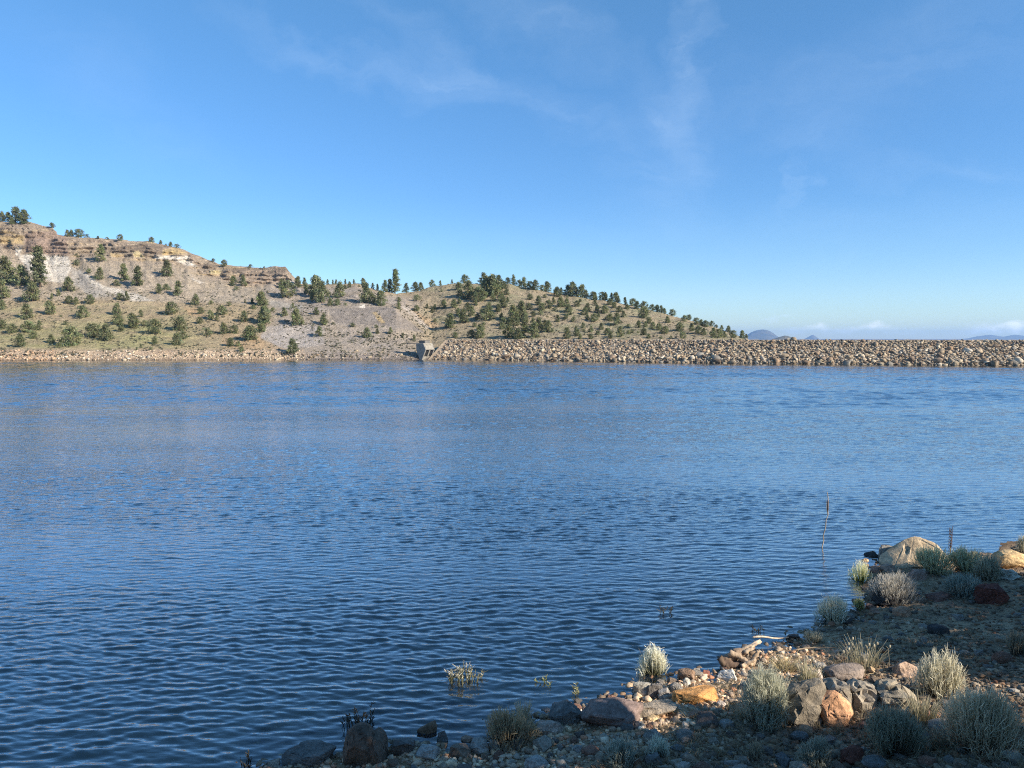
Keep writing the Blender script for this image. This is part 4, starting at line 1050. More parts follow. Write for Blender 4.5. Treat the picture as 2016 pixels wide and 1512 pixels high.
# ------------------------------------------------------------------ gravel, cobbles, litter
PAL_G = 1.0 * np.array([(.30, .27, .235), (.22, .19, .165), (.40, .34, .27), (.17, .145, .125), (.35, .24, .17), (.48, .44, .38), (.26, .20, .15), (.20, .20, .195), (.30, .17, .12)])
WCOL = np.array([5, 4, 4, 4, 2, 2, 4, 3, 1.2]); WCOL /= WCOL.sum()
PCOL_NAME = ['grey', 'grey-brown', 'sandy', 'dark brown', 'rust-tan', 'pale cream', 'brown', 'blue-grey', 'dull red']

def scatter_pts(n, seed, dmin, dmax, bias=1.0):
    r = np.random.default_rng(seed); out = []
    while len(out) < n:
        px = r.uniform(380, 2130, 4000); py = 1050 + (1600 - 1050) * r.uniform(0, 1, 4000) ** .8
        dxx = ((px - 1008) / FPX); y = (756 - py) / FPX; Yr = CT + y * ST; dz = (-ST + y * CT) / Yr; dx = dxx / Yr
        t = (CAMH - .35) / -dz
        t = np.clip(t, 5.5, 26); X = dx * t; Y = t
        d = gd(X, Y); ok = (d > dmin) & (d < dmax)
        for a, b in zip(X[ok], Y[ok]): out.append((a, b))
    return np.array(out[:n])

def gravel():
    r = np.random.default_rng(77)
    shapes = [rock_verts(900 + i, 1, 'ang') if i % 3 else rock_verts(900 + i, 1, 'round') for i in range(15)]
    P = scatter_pts(27000, 5, -1.6, 30)
    V = []; Cc = []; F = []; n0 = 0
    size = np.clip(r.lognormal(math.log(.025), .52, len(P)), .009, .075)
    zz = gz(P[:, 0], P[:, 1]) + size * .2
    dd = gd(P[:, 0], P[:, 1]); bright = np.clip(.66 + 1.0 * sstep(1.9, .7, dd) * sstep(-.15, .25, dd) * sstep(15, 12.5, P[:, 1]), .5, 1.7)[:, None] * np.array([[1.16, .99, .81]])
    for i, (x, y) in enumerate(P):
        W, FF = shapes[i % 15]
        s = W * size[i] * np.array([1, r.uniform(.6, .95), r.uniform(.45, .75)])
        a = r.uniform(0, 6.28); c, q = math.cos(a), math.sin(a)
        s = np.stack([s[:, 0] * c - s[:, 1] * q, s[:, 0] * q + s[:, 1] * c, s[:, 2]], 1) + np.array([x, y, zz[i]])
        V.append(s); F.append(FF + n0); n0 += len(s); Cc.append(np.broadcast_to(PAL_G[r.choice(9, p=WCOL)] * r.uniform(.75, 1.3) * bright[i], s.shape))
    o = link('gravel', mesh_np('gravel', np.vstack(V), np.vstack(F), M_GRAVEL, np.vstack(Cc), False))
    tag(o, 'loose pebbles and small stones covering the near shore', 'gravel', kind='stuff')
    # straw and twig litter
    P = scatter_pts(5200, 9, .25, 30); nL = len(P); a = r.uniform(0, 6.28, nL); ln = r.uniform(.03, .16, nL)
    keep = fbm(P[:, 0] * .8, P[:, 1] * .8, seed=61, oct=2) > -.15
    P, a, ln = P[keep], a[keep], ln[keep]; nL = len(P)
    z = gz(P[:, 0], P[:, 1]) + r.uniform(.012, .045, nL)
    P0 = np.stack([P[:, 0], P[:, 1], z], 1); P2 = P0 + np.stack([np.cos(a) * ln, np.sin(a) * ln, r.normal(.008, .02, nL)], 1); P1 = (P0 + P2) / 2 + np.array([0, 0, .01])
    cc = np.where(r.uniform(0, 1, (nL, 1)) < .55, np.array([[.46, .37, .23]]), np.array([[.22, .165, .11]])) * r.uniform(.7, 1.3, (nL, 1))
    G = Geo(); ribbons(G, P0, P1, P2, .0035, cc, cc, .002)
    tag(G.build('straw_litter', M_SAGE), 'scattered bits of straw and twigs on the near shore', 'litter', kind='stuff')
    # short dry grass
    P = scatter_pts(2600, 19, .5, 30)
    keep = fbm(P[:, 0] * .55, P[:, 1] * .55, seed=66, oct=3) > .08
    P = P[keep]; k = 9; Q = np.repeat(P, k, 0); nQ = len(Q); b = r.normal(0, .03, (nQ, 2))
    z = gz(Q[:, 0], Q[:, 1]); P0 = np.stack([Q[:, 0] + b[:, 0] * .4, Q[:, 1] + b[:, 1] * .4, z - .005], 1)
    hh = r.uniform(.04, .15, nQ); P2 = P0 + np.stack([b[:, 0] * 1.6, b[:, 1] * 1.6, hh], 1); P1 = (P0 * .5 + P2 * .5) + np.array([0, 0, .012])
    cc = np.array([.36, .30, .19]) * r.uniform(.6, 1.35, (nQ, 1))
    G = Geo(); ribbons(G, P0, P1, P2, .003, cc * .8, cc, .001)
    tag(G.build('dry_grass', M_SAGE), 'short sparse dry grass growing in the shore gravel', 'grass', kind='stuff')

ORD = ('first second third fourth fifth sixth seventh eighth ninth tenth eleventh twelfth thirteenth fourteenth fifteenth sixteenth seventeenth eighteenth nineteenth twentieth '
       'twenty-first twenty-second twenty-third twenty-fourth twenty-fifth twenty-sixth twenty-seventh twenty-eighth twenty-ninth thirtieth thirty-first thirty-second thirty-third thirty-fourth').split()
def number_labels(items):
    """items: (object, noun phrase, plural phrase, place phrase, photo x); repeats are told apart by their order along the place"""
    d = {}
    for it in items: d.setdefault((it[1], it[3]), []).append(it)
    for (n, pl), g in d.items():
        g.sort(key=lambda i: i[4])
        if len(g) == 1: g[0][0]['label'] = f'the only {n} {pl}'; continue
        for i, it in enumerate(g):
            if i == 0: s = f'leftmost {n} {pl}'
            elif i == len(g) - 1: s = f'rightmost {n} {pl}'
            else: s = f'{ORD[i] if i < len(ORD) else str(i + 1) + "th"} {n} from the left {pl}'
            it[0]['label'] = s

def cobbles():
    r = np.random.default_rng(31)
    base = [rock_verts(400 + i, 3, ('ang', 'round', 'ang')[i % 3], .08) for i in range(10)]
    meshes = [mesh_np('cobble', V, F, M_ROCK, None, True) for V, F in base]
    for m_ in meshes: m_.set_sharp_from_angle(angle=R(35))
    P = scatter_pts(1500, 41, -.3, 30); items = []; done = 0
    marks = [((1640, 1400), 'around the salmon-orange boulder'), ((1368, 1385), 'around the orange slab'), ((1206, 1430), 'near the long purple-brown boulder'), ((900, 1495), 'below the straw heap'),
             ((1848, 1250), 'around the black rounded rock in shade'), ((1930, 1470), 'around the biggest rabbitbrush'), ((1790, 1150), 'on the spit near the big pointed boulder'), ((1600, 1500), 'around the low shaded sagebrush'),
             ((1250, 1500), 'around the pair of sage tufts'), ((1660, 1260), 'on the shaded bank beyond the driftwood stump'), ((1960, 1230), 'below the large dark red boulder'), ((1400, 1480), 'in shade below the dark peaked boulder'), ((1060, 1490), 'near the pinkish tan rock')]
    mk = [(ground_at(*m[0])[:2], m[1]) for m in marks]
    for x, y in P:
        if done >= 215: break
        s = float(np.clip(r.lognormal(math.log(.075), .32), .05, .15))
        px, py = ztopx(x, y, float(gz(x, y)) + s * .3)
        if py > 1530 or px > 2030 or px < 520: continue
        if any((x - a) ** 2 + (y - b) ** 2 < (c + s * .6) ** 2 for a, b, c, _ in ROCKS): continue
        k = int(r.choice(9, p=WCOL))
        o = link('cobble', meshes[done % 10], None, (x, y, float(gz(x, y)) + s * .2), r.uniform(0, 6.28))
        o.scale = (s, s * r.uniform(.65, .95), s * r.uniform(.5, .8))
        o.color = (*(PAL_G[k] * r.uniform(.8, 1.2)), 1)
        tag(o, None, 'stone', 'cobbles scattered on the near shore')
        pl = min(mk, key=lambda m: (m[0][0] - x) ** 2 + (m[0][1] - y) ** 2)[1]
        sz = 'larger' if s > .088 else 'smaller'
        items.append((o, f'{sz} {PCOL_NAME[k]} cobble', '', pl, px)); ROCKS.append((x, y, s, '')); done += 1
    number_labels(items)

# ------------------------------------------------------------------ trees
def crown_mesh(seed, kind, ntri=900):
    """a crown of height 1 (from its foot) made of many small sprays"""
    r = np.random.default_rng(seed)
    pts = []; nrm = []; cid = []
    ncl = {'juniper': 80, 'cone': 70, 'round': 80, 'pine': 110, 'bush': 34}[kind]
    lop = r.uniform(0, 6.28); 
    for i in range(ncl):
        t = (i + r.uniform(0, 1)) / ncl
        if kind == 'juniper': rad = .43 * (1 - t) ** .62 * min(1, .55 + 3 * t) + .02; z = .05 + .88 * t
        elif kind == 'cone': rad = .33 * (1 - t) ** .8 * min(1, .6 + 4 * t) + .015; z = .05 + .9 * t
        elif kind == 'round': rad = .46 * math.sqrt(max(.02, 1 - (2 * t - .85) ** 2 / 1.35)); z = .05 + .84 * t
        elif kind == 'pine': rad = .235 * (1 - t) ** .62 * (.62 + .38 * math.sin(t * 48)) + .015; z = .08 + .91 * t
        else: rad = .62 * math.sqrt(max(.02, 1 - (t) ** 2)); z = .05 + .8 * t
        a = r.uniform(0, 6.28); q = r.uniform(0, 1) ** .5 * 1.0 if kind != 'pine' else r.uniform(.3, 1.1)
        rad *= 1 + .22 * math.cos(a - lop) + .12 * r.standard_normal()
        pts.append((math.cos(a) * rad * q, math.sin(a) * rad * q, z)); 
    pts = np.array(pts)
    per = max(6, ntri // ncl)
    G = Geo()
    sg = {'juniper': .056, 'cone': .044, 'round': .06, 'pine': .034, 'bush': .09}[kind]
    ts = {'juniper': .050, 'cone': .044, 'round': .052, 'pine': .032, 'bush': .08}[kind]
    for i, p in enumerate(pts):
        c0 = np.array([.150, .175, .086]) * r.uniform(.62, 1.45) * np.array([r.uniform(.9, 1.25), 1, r.uniform(.8, 1.2)])
        q = p + r.normal(0, 1, (per, 3)) * np.array([sg, sg, sg * (.75 if kind != 'pine' else .45)])
        d = r.standard_normal((per, 3)); d[:, 2] += .5; d /= np.linalg.norm(d, axis=1)[:, None]
        s = np.cross(d, r.standard_normal((per, 3))); s /= np.linalg.norm(s, axis=1)[:, None] + 1e-9
        L = ts * r.uniform(.6, 1.5, (per, 1)); Wd = L * .42
        V = np.stack([q - s * Wd, q + s * Wd, q + d * L * 1.5], 1).reshape(-1, 3)
        V[:, 2] = np.maximum(V[:, 2], .0)
        F = np.arange(per * 3).reshape(-1, 3)
        G.add(V, F, np.repeat(c0 * r.uniform(.8, 1.25, (per, 1)), 3, 0))
    return G.mesh('crown', M_JUNI)

def trunk_mesh(seed, kind):
    r = np.random.default_rng(seed); G = Geo()
    top = {'pine': .93, 'cone': .85, 'juniper': .75, 'round': .7, 'bush': .4}[kind]; b = {'pine': .022, 'cone': .026, 'juniper': .035, 'round': .035, 'bush': .03}[kind]
    n = 6; P = np.stack([r.normal(0, .012, n), r.normal(0, .012, n), np.linspace(-.12, top, n)], 1); P[0, :2] = 0
    G.tube(P, np.linspace(b, b * .25, n), 6, (.13, .095, .07))
    for k in range(5):
        a = r.uniform(0, 6.28); z = r.uniform(.15, top * .8); l = .22 * (1 - z)
        G.tube([(0, 0, z), (math.cos(a) * l, math.sin(a) * l, z + l * .5)], [b * .4, b * .15], 4, (.13, .095, .07))
    return G.mesh('trunk', M_WOOD)

KINDS = ['juniper', 'cone', 'round', 'pine', 'bush']
def make_protos():
    D = {}
    for k in KINDS:
        nv = {'juniper': 7, 'cone': 6, 'round': 6, 'pine': 4, 'bush': 5}[k]; nt_ = {'juniper': 1700, 'cone': 1500, 'round': 1700, 'pine': 2600, 'bush': 600}[k]
        D[k] = [(crown_mesh(1000 + 37 * i + hash(k) % 1 + KINDS.index(k) * 500, k, nt_), trunk_mesh(2000 + i + KINDS.index(k) * 50, k)) for i in range(nv)]
    return D

# hill trees as seen: (x, foot y, height) in three enlarged crops of the photograph
TZ1 = '''15,200,80 60,205,80 120,215,115 185,235,105 80,240,60 395,260,40r 510,330,55 545,330,50 600,335,75r 665,340,30b 750,350,25 820,355,25b 925,362,55r 1155,375,45r 1225,385,35 1265,385,15b 1305,390,40 1350,405,35b 1625,510,25r 1705,560,55r 1910,570,30b
775,520,130c 573,490,35b 585,550,50b 300,720,295p 40,690,200j 160,710,170j 10,810,150j 250,825,160j 520,750,110j 445,785,60c 395,810,50c 525,840,60r 580,850,60c 690,845,75r 765,660,100j 680,610,40b 945,670,130c 1055,710,155c 1275,635,130j 890,710,60b 1210,765,80j 1275,740,55b 1360,780,115c 1805,740,35b 1780,705,80j 1855,710,90c 915,815,60r 965,820,75c 1495,855,90j 1610,850,35b 1745,860,35b 1870,840,35c 1925,840,35c 1990,855,100j
205,960,125j 375,925,115j 625,950,105r 895,930,95j 1075,945,60c 1305,925,100r 1530,920,55r 1525,995,60r 1605,965,80j 1655,975,55c 1695,930,75r 1865,985,95j 1935,885,30b 905,1000,80r 925,1055,70j 1010,1030,110j 1105,1010,45b 1180,1070,115r 1370,1050,125r 1390,1115,70r 1350,1160,90j 1580,1085,70b 1705,1075,90j 1790,1070,70r 1905,1120,120j 1990,1060,80r 2010,990,130j 215,1065,105r 300,1045,80c 500,1005,35b 95,1070,80r 255,1110,60r 155,1175,100j 390,1145,70j 455,1180,45r 545,1165,150r 710,1100,110r 810,1125,125j 1185,1155,65j 1075,1185,40c 1045,1200,30c 1155,1195,25b 1755,1170,75r 1820,1170,45r 1845,1210,50r 840,1200,20b 15,890,80j 12,1040,80r 465,945,20b'''
TZ2 = '''155,178,15b 135,470,105j 65,455,45c 75,495,35b 325,410,140r 280,330,70j 410,330,85j 462,322,65c 545,300,80r 600,450,170j 555,400,150j 530,430,80j 475,380,80c 640,310,45c 680,310,40c 735,410,130j 770,345,35r 775,300,40c 808,333,50j 840,305,40c 880,328,20b 705,300,40c 910,305,55j 935,450,160j 985,455,80r 1045,470,115j 985,308,50c 1020,310,50c 1080,340,90c 1115,350,110c 1158,380,175p 1240,370,75c 1310,350,90j 1350,315,75j 1435,315,60r 1500,310,50c 1590,280,40c 1685,285,90r 1830,290,100j
165,610,150j 145,665,60r 60,730,120r 310,550,65j 400,620,140j 375,490,45j 550,540,55j 220,515,35b 610,615,90j 660,470,60j 715,470,60r 775,470,25b 575,705,85j 370,835,115j 685,615,25b 830,635,40b 940,715,80j 1020,685,45j 1010,640,30b 1120,685,55j 1215,715,40c 1300,740,55c 1180,500,60c 1185,440,40b 1320,430,50b 1320,510,45r 1400,490,40j 1460,500,45j 1525,490,65j 1605,485,60j 1645,455,40j 1440,525,45j 1510,365,25b 1720,420,130j 1790,440,105r 1640,350,70r 1850,390,130j 1910,395,120r 1735,550,80j 1675,600,95j 1870,580,110r 1580,640,100j 1740,715,65r 1800,720,100j 1615,715,45r 1830,620,30b 1460,595,30b'''
TZ3 = '''40,380,140j 80,300,90j 20,310,80j 150,290,55r 190,300,85c 120,330,70r 235,310,70r 265,320,85j 310,330,70r 350,340,95j 400,345,60r 435,340,85j 510,330,65j 540,330,60c 510,390,80r 590,360,95j 625,385,120j 655,350,85c 695,370,110j 725,360,70j 775,365,80r 790,350,70c 845,385,80r 865,360,70c 910,380,70c 945,420,90j 960,375,65c 1010,390,60c 1065,410,65r 1100,480,70j 1145,440,70r 1150,545,85r 1025,480,50r 930,470,60r 965,500,55r 900,450,60r 1210,480,65r 1245,480,60j 1275,490,60j 1300,500,45j 1355,525,65r 1320,580,50j 1445,570,60r 1480,560,50r 1410,640,65r 1530,590,50r 1570,600,45j 1600,610,50r 1645,585,40r 1680,590,25r 1720,620,35j 1770,640,50j 1500,640,60j 1550,660,60r 1660,690,70j 1700,690,70r 1740,690,50j 1800,690,55r 1870,695,55j 1900,695,40j 1590,670,55j 1430,695,55r
115,465,70j 310,410,45r 420,395,35r 375,450,70j 400,490,55r 390,520,35b 485,440,50j 535,465,70j 585,395,25b 590,500,60r 495,490,30b 305,485,50r 660,460,45r 680,425,30r 720,415,12b 790,455,55j 735,495,55j 805,510,60j 860,510,60r 815,540,35j 780,570,60r 955,590,60r 1000,540,45j 630,570,35r 575,550,35r 515,575,50j 440,540,15b 110,600,65r 185,570,120j 250,550,130j 215,600,60j 270,690,130c 155,690,100r 225,700,80j 345,690,110j 375,640,90j 445,650,85j 575,635,25b 580,695,60r 585,650,40r 700,620,40j 705,645,25b 680,700,40j 755,700,45r 760,650,50j 805,670,35r 835,630,50j 905,695,45j 975,680,70j 1035,610,25b 1035,665,35r 1060,655,30b 1110,615,50j 1160,610,40j 1215,625,55j 1145,670,50r 1105,655,20b 1185,695,35r 1275,700,25b 1305,660,55r 1345,695,25b 910,600,20b'''
def tree_list():
    out = []
    for s, k, ox, oy in ((TZ1, 3.877, 0, 380), (TZ2, 3.877, 480, 480), (TZ3, 3.7333, 960, 480)):
        for tok in s.split():
            a, b, c = tok.split(','); kd = c[-1] if c[-1].isalpha() else 'j'; c = c.rstrip('jcrpb')
            out.append((ox + float(a) / k, oy + float(b) / k, float(c) / k, {'j': 'juniper', 'c': 'cone', 'r': 'round', 'p': 'pine', 'b': 'bush'}[kd]))
    r = np.random.default_rng(8); k = 0
    while k < 38:                                  # the small round junipers filling the face of the round hill
        x, y = r.uniform(895, 1400), r.uniform(575, 664)
        if y < float(np.interp(x, [880, 1000, 1100, 1200, 1300, 1400], [580, 580, 600, 614, 634, 654])): continue
        if any((x - a) ** 2 + ((y - b) * 1.6) ** 2 < 11 ** 2 for a, b, _, _ in out): continue
        out.append((x, y, r.uniform(9, 17), 'round' if r.uniform() < .6 else 'juniper')); k += 1
    return out

def tree_zone(x, y):
    if y < 478 and x < 130: return 'on top of the bluff at the left edge'
    if x < 575 and y < float(np.interp(x, [100, 200, 300, 400, 500, 575], [474, 482, 490, 520, 540, 545])): return 'on the rim of the eroded cliff'
    if x < 560 and y < 600:
        return 'on the left slope around the tall pine' if x < 160 else ('on the grey scree under the cliff' if x < 420 else 'at the foot of the cliff nose')
    if x < 560:
        if y < 640: return 'on the grassy slope under the white outcrop' if x < 260 else ('in the middle of the upper grassy slope' if x < 400 else 'on the upper slope near the bench road')
        return 'low on the green slope by the left edge' if x < 130 else ('low on the green slope above the pale shore' if x < 330 else 'low on the slope above the tan bank')
    if x < 812:
        if y < 582: return 'along the skyline saddle between the hills'
        if y < 612: return 'on the bench below the saddle'
        return 'on the grey scree slope left of the intake'
    if x > 1360: return 'at the tail end of the round hill'
    cr = float(np.interp(x, [812, 880, 960, 1000, 1100, 1200, 1300, 1360], [590, 575, 572, 576, 596, 612, 630, 645]))
    if y < cr: return 'along the left crest of the round hill' if x < 1010 else ('along the middle crest of the round hill' if x < 1160 else 'along the right crest of the round hill')
    if y < 622: return 'high on the round hill above the intake' if x < 1000 else 'high on the face of the round hill'
    if y < 650: return 'halfway down the round hill, left side' if x < 1060 else ('halfway down the round hill, middle' if x < 1170 else 'halfway down the round hill, right side')
    return 'at the left foot of the round hill' if x < 1090 else ('at the middle foot of the round hill' if x < 1220 else 'at the right foot of the round hill')

def hill_trees():
    PR = make_protos(); r = np.random.default_rng(12); items = []; tb = 0
    for i, (x, y, h, k) in enumerate(tree_list()):
        p = hill_at(x, y); D = p[1]; H = h * D / FPX * r.uniform(.90, 1.02) * (.92 if 'crest' in tree_zone(x, y) else (1.15 if x > 860 and y > 560 else 1.05))
        cm, tm = PR[k][i % len(PR[k])]
        nm = {'pine': 'pine_tree', 'bush': 'bush'}.get(k, 'juniper_tree')
        o = empty(nm, p - np.array([0, 0, .15]), r.uniform(0, 6.28))
        wd = r.uniform(.92, 1.12) * {'juniper': .95, 'cone': 1.0, 'round': .98, 'pine': 1.1, 'bush': 1.0}[k]
        o.scale = (H * wd, H * wd, H)
        link('crown', cm, o); link('trunk', tm, o)
        if nm == 'pine_tree':
            o['label'] = 'tallest dark pine standing out on the left slope before the white outcrop' if x < 200 else 'tallest narrow pine on the skyline saddle between the two hills'
            tag(o, None, 'pine tree', 'trees on the far hills'); continue
        sz = 'small' if H < 2.9 else ('mid-sized' if H < 4.6 else 'large')
        sh = {'juniper': 'bushy juniper', 'cone': 'pointed juniper', 'round': 'rounded juniper', 'bush': 'low bush'}[k]
        if k == 'bush': sz = 'scrubby'
        tag(o, None, 'bush' if k == 'bush' else 'juniper', 'bushes on the far hills' if k == 'bush' else 'trees on the far hills')
        items.append((o, f'{sz} {sh}', '', tree_zone(x, y), x))
    number_labels(items)
    return PR

def scrub_on_hills():
    """sagebrush dots, too many to count, on the hills"""
    r = np.random.default_rng(91); G = Geo(); pts = []
    while len(pts) < 5200:
        px = r.uniform(-60, 1460); py = r.uniform(500, 704)
        dens = .35
        if 560 < px < 860 and py > 600: dens = .95
        if px < 520 and 560 < py < 700: dens = .55
        if px > 860: dens = .40 if py < 668 else 0
        if px < 560 and py < 575: dens = .12
        if 640 + (py - 605) * .3 < px < 775 + (py - 605) * 1.0 and 604 < py < 655: dens = .05
        if 510 < px < 640 and 645 < py < 690: dens = .25
        if r.uniform() > dens: continue
        if fbm(np.array([px / 30]), np.array([py / 12]), seed=71, oct=2)[0] < -.25: continue
        p = hill_at(px, py)
        _, q = ztopx(p[0], p[1], p[2])
        if abs(q - py) > 1.5: continue
        pts.append(p)
    pts = np.array(pts); n = len(pts); k = 9
    Q = np.repeat(pts, k, 0); s = np.repeat(r.uniform(.18, .55, n), k)[:, None]
    d = r.standard_normal((n * k, 3)); d[:, 2] = np.abs(d[:, 2]) * .8 + .25; d /= np.linalg.norm(d, axis=1)[:, None]
    sd_ = np.cross(d, r.standard_normal((n * k, 3))); sd_ /= np.linalg.norm(sd_, axis=1)[:, None] + 1e-9
    c = np.where(r.uniform(0, 1, (n, 1)) < .6, np.array([[.15, .15, .10]]), np.array([[.22, .20, .14]])) * r.uniform(.65, 1.35, (n, 1)); c = np.repeat(c, k, 0)
    V = np.stack([Q + sd_ * s * .38 - [0, 0, .03], Q - sd_ * s * .38 - [0, 0, .03], Q + d * s], 1).reshape(-1, 3)
    G.add(V, np.arange(n * k * 3).reshape(-1, 3), np.repeat(c, 3, 0))
    tag(G.build('sagebrush_scrub', M_JUNI), 'low grey sagebrush dotted over the far hillsides', 'scrub', kind='stuff')

# ------------------------------------------------------------------ dam
PAL_R = [('cream', (.48, .39, .27)), ('tan', (.38, .295, .20)), ('brown', (.25, .185, .13)), ('grey', (.29, .26, .215)), ('pale', (.56, .48, .37)), ('rusty', (.33, .225, .14))]
WR = np.array([3, 4.2, 3.2, 2.2, 1.5, 1.0]); WR /= WR.sum()
def dam_uv(s, t):
    """s along the waterline by photo column, t metres up the slope horizontally"""
    Y = Yw(s); dx, _ = ray(s, 720)
    return np.array([dx * Y + .375 * t, Y + .927 * t])

def dam():
    ss = np.concatenate([np.arange(842, 2100, 6.0), np.arange(2100, 3200, 40.0)])
    prof = [(-9, -4.3), (-1.5, -.75), (0, 0), (3, 1.45), (6, 2.9), (9, 4.35), (10.4, 5.0), (12, 5.22), (19, 5.25), (32, -4)]
    rows = []
    for t, z in prof:
        rows.append([(*dam_uv(s, t), z) for s in ss])
    V = np.array(rows); 
    V[..., 2] += .18 * fbm(V[..., 0] / 2, V[..., 1] / 2, seed=81)
    m, nt, out = newmat('dam_fill')
    tc = N(nt, 'ShaderNodeTexCoord'); n1 = noise(nt, tc.outputs['Object'], 1.1, 6, .7)
    c = mixc(nt, 'MIX', ramp(nt, n1.outputs[0], [(.35, 0), (.65, 1)]), (.22, .165, .115), (.40, .31, .21))
    b = N(nt, 'ShaderNodeBsdfPrincipled', Roughness=.95); nt.links.new(c, b.inputs['Base Color'])
    bp = N(nt, 'ShaderNodeBump', Strength=.8, Distance=.3); nt.links.new(n1.outputs[0], bp.inputs['Height']); nt.links.new(bp.outputs[0], b.inputs['Normal'])
    nt.links.new(b.outputs[0], out.inputs[0])
    o = link('dam', mesh_np('dam', V.reshape(-1, 3), grid_faces(len(prof), len(ss)), m, None, True))
    tag(o, 'long low earth-fill dam faced with broken rock across the lake', 'dam')
    # riprap
    r = np.random.default_rng(55); st = []
    shapes = [rock_verts(700 + i, 1, 'ang') for i in range(16)]
    small = [rock_verts(720 + i, 1, 'ang') for i in range(24)]
    t = -.5
    while t < 10.9:
        frac = max(0, t) / 11
        s = 852.0
        while s < 2420:
            px_m = Yw(s) / FPX
            sz = float(np.clip(r.lognormal(math.log(.48 - .15 * frac), .42), .18, 1.6)) * (1.0 if s > 1000 else .82 + .18 * (s - 852) / 148)
            if t < 1.5 and r.uniform() < .4: sz *= 1.35
            tt = t + r.uniform(-.35, .35)
            p = dam_uv(s + r.uniform(-3, 3), tt)
            z = float(np.interp(tt, [q[0] for q in prof], [q[1] for q in prof]))
            st.append((sz, p[0], p[1], z, s, tt))
            s += sz * 1.05 / px_m
        t += (.50 - .14 * frac)
    st = np.array(st)
    # stones that show largest: near the water and near the viewer
    app = st[:, 0] / st[:, 2]; app[(st[:, 4] > 2012) | (st[:, 5] < -.2)] = 0
    big = set(np.argsort(-app)[:300].tolist())
    meshes = [mesh_np('riprap_boulder', V, F, M_RIPRAP, None, False) for V, F in shapes]
    V = []; F = []; Cc = []; n0 = 0; items = []
    for i, (sz, x, y, z, s, tt) in enumerate(st):
        k = int(r.choice(6, p=WR)); c = np.array(PAL_R[k][1]) * r.uniform(.62, 1.08)
        if tt > 8: c = c * .88
        if tt < .6: c = c * .72          # stained by the water
        e = r.uniform(-1, 1, 3) * np.array([.6, .6, 3.14]); sc = np.array([sz * .66, sz * r.uniform(.34, .56), sz * r.uniform(.26, .50)])
        if i in big:
            o = link('riprap_boulder', meshes[i % 16], None, (x, y, z + sz * .18))
            o.rotation_euler = tuple(e); o.scale = tuple(sc); o.color = (*c, 1)
            tag(o, None, 'boulder', 'largest boulders in the rock face of the dam')
            row = 'at the dam waterline' if tt < 1.6 else ('low on the dam' if tt < 4.5 else 'high on the dam')
            zn = 'just right of the intake' if s < 1000 else ('below the round hill' if s < 1230 else ('below the round hill tail' if s < 1440 else ('below the blue butte' if s < 1600 else ('below the long low cloud' if s < 1800 else 'by the right edge'))))
            items.append((o, f'{PAL_R[k][0]} boulder', '', f'{row} {zn}', s))
        else:
            W, FF = small[i % 24] if sz < .8 else shapes[i % 16]
            W = W * sc; a = e[2]; ca, sa = math.cos(a), math.sin(a); b_ = e[0] - .2; cb_, sb_ = math.cos(b_), math.sin(b_)
            W = np.stack([W[:, 0], W[:, 1] * cb_ - W[:, 2] * sb_, W[:, 1] * sb_ + W[:, 2] * cb_], 1)
            W = np.stack([W[:, 0] * ca - W[:, 1] * sa, W[:, 0] * sa + W[:, 1] * ca, W[:, 2]], 1) + np.array([x, y, z + sz * .16])
            V.append(W); F.append(FF + n0); n0 += len(W); Cc.append(np.broadcast_to(c, W.shape))
    number_labels(items)
    o = link('riprap', mesh_np('riprap', np.vstack(V), np.vstack(F), M_RIPRAP_S, np.vstack(Cc), False))
    tag(o, 'mass of smaller broken rock covering the dam face', 'riprap', kind='stuff')
    # rocky bank along the far left shore
    V = []; F = []; Cc = []; n0 = 0
    for i in range(2200):
        px = r.uniform(-60, 860); py = r.uniform(689, 709)
        dn = 1.0 if px < 640 else .55
        if r.uniform() > dn: continue
        if py < 697 and r.uniform() < .5: continue
        p = hill_at(px, py)
        if p[2] < -.1: continue
        sz = float(np.clip(r.lognormal(math.log(.24), .55), .08, 1.0)); k = int(r.choice(6, p=np.array([4, 3, 1.2, 1.2, 4, .8]) / 14.2))
        c = np.array(PAL_R[k][1]) * r.uniform(.8, 1.2)
        if px < 110: c = c * np.array([1.05, .88, .78])
        c = c * (.62 if px > 600 else .86)
        W, FF = small[i % 24]
        a = r.uniform(0, 6.28); ca, sa = math.cos(a), math.sin(a); W = W * np.array([sz * .75, sz * .5, sz * .42])
        W = np.stack([W[:, 0] * ca - W[:, 1] * sa, W[:, 0] * sa + W[:, 1] * ca, W[:, 2]], 1) + p + np.array([0, 0, sz * .04])
        V.append(W); F.append(FF + n0); n0 += len(W); Cc.append(np.broadcast_to(c, W.shape))
    o = link('bank_rubble', mesh_np('bank_rubble', np.vstack(V), np.vstack(F), M_RIPRAP_S, np.vstack(Cc), False))
    tag(o, 'pale broken rock along the foot of the far left shore', 'rubble', kind='stuff')

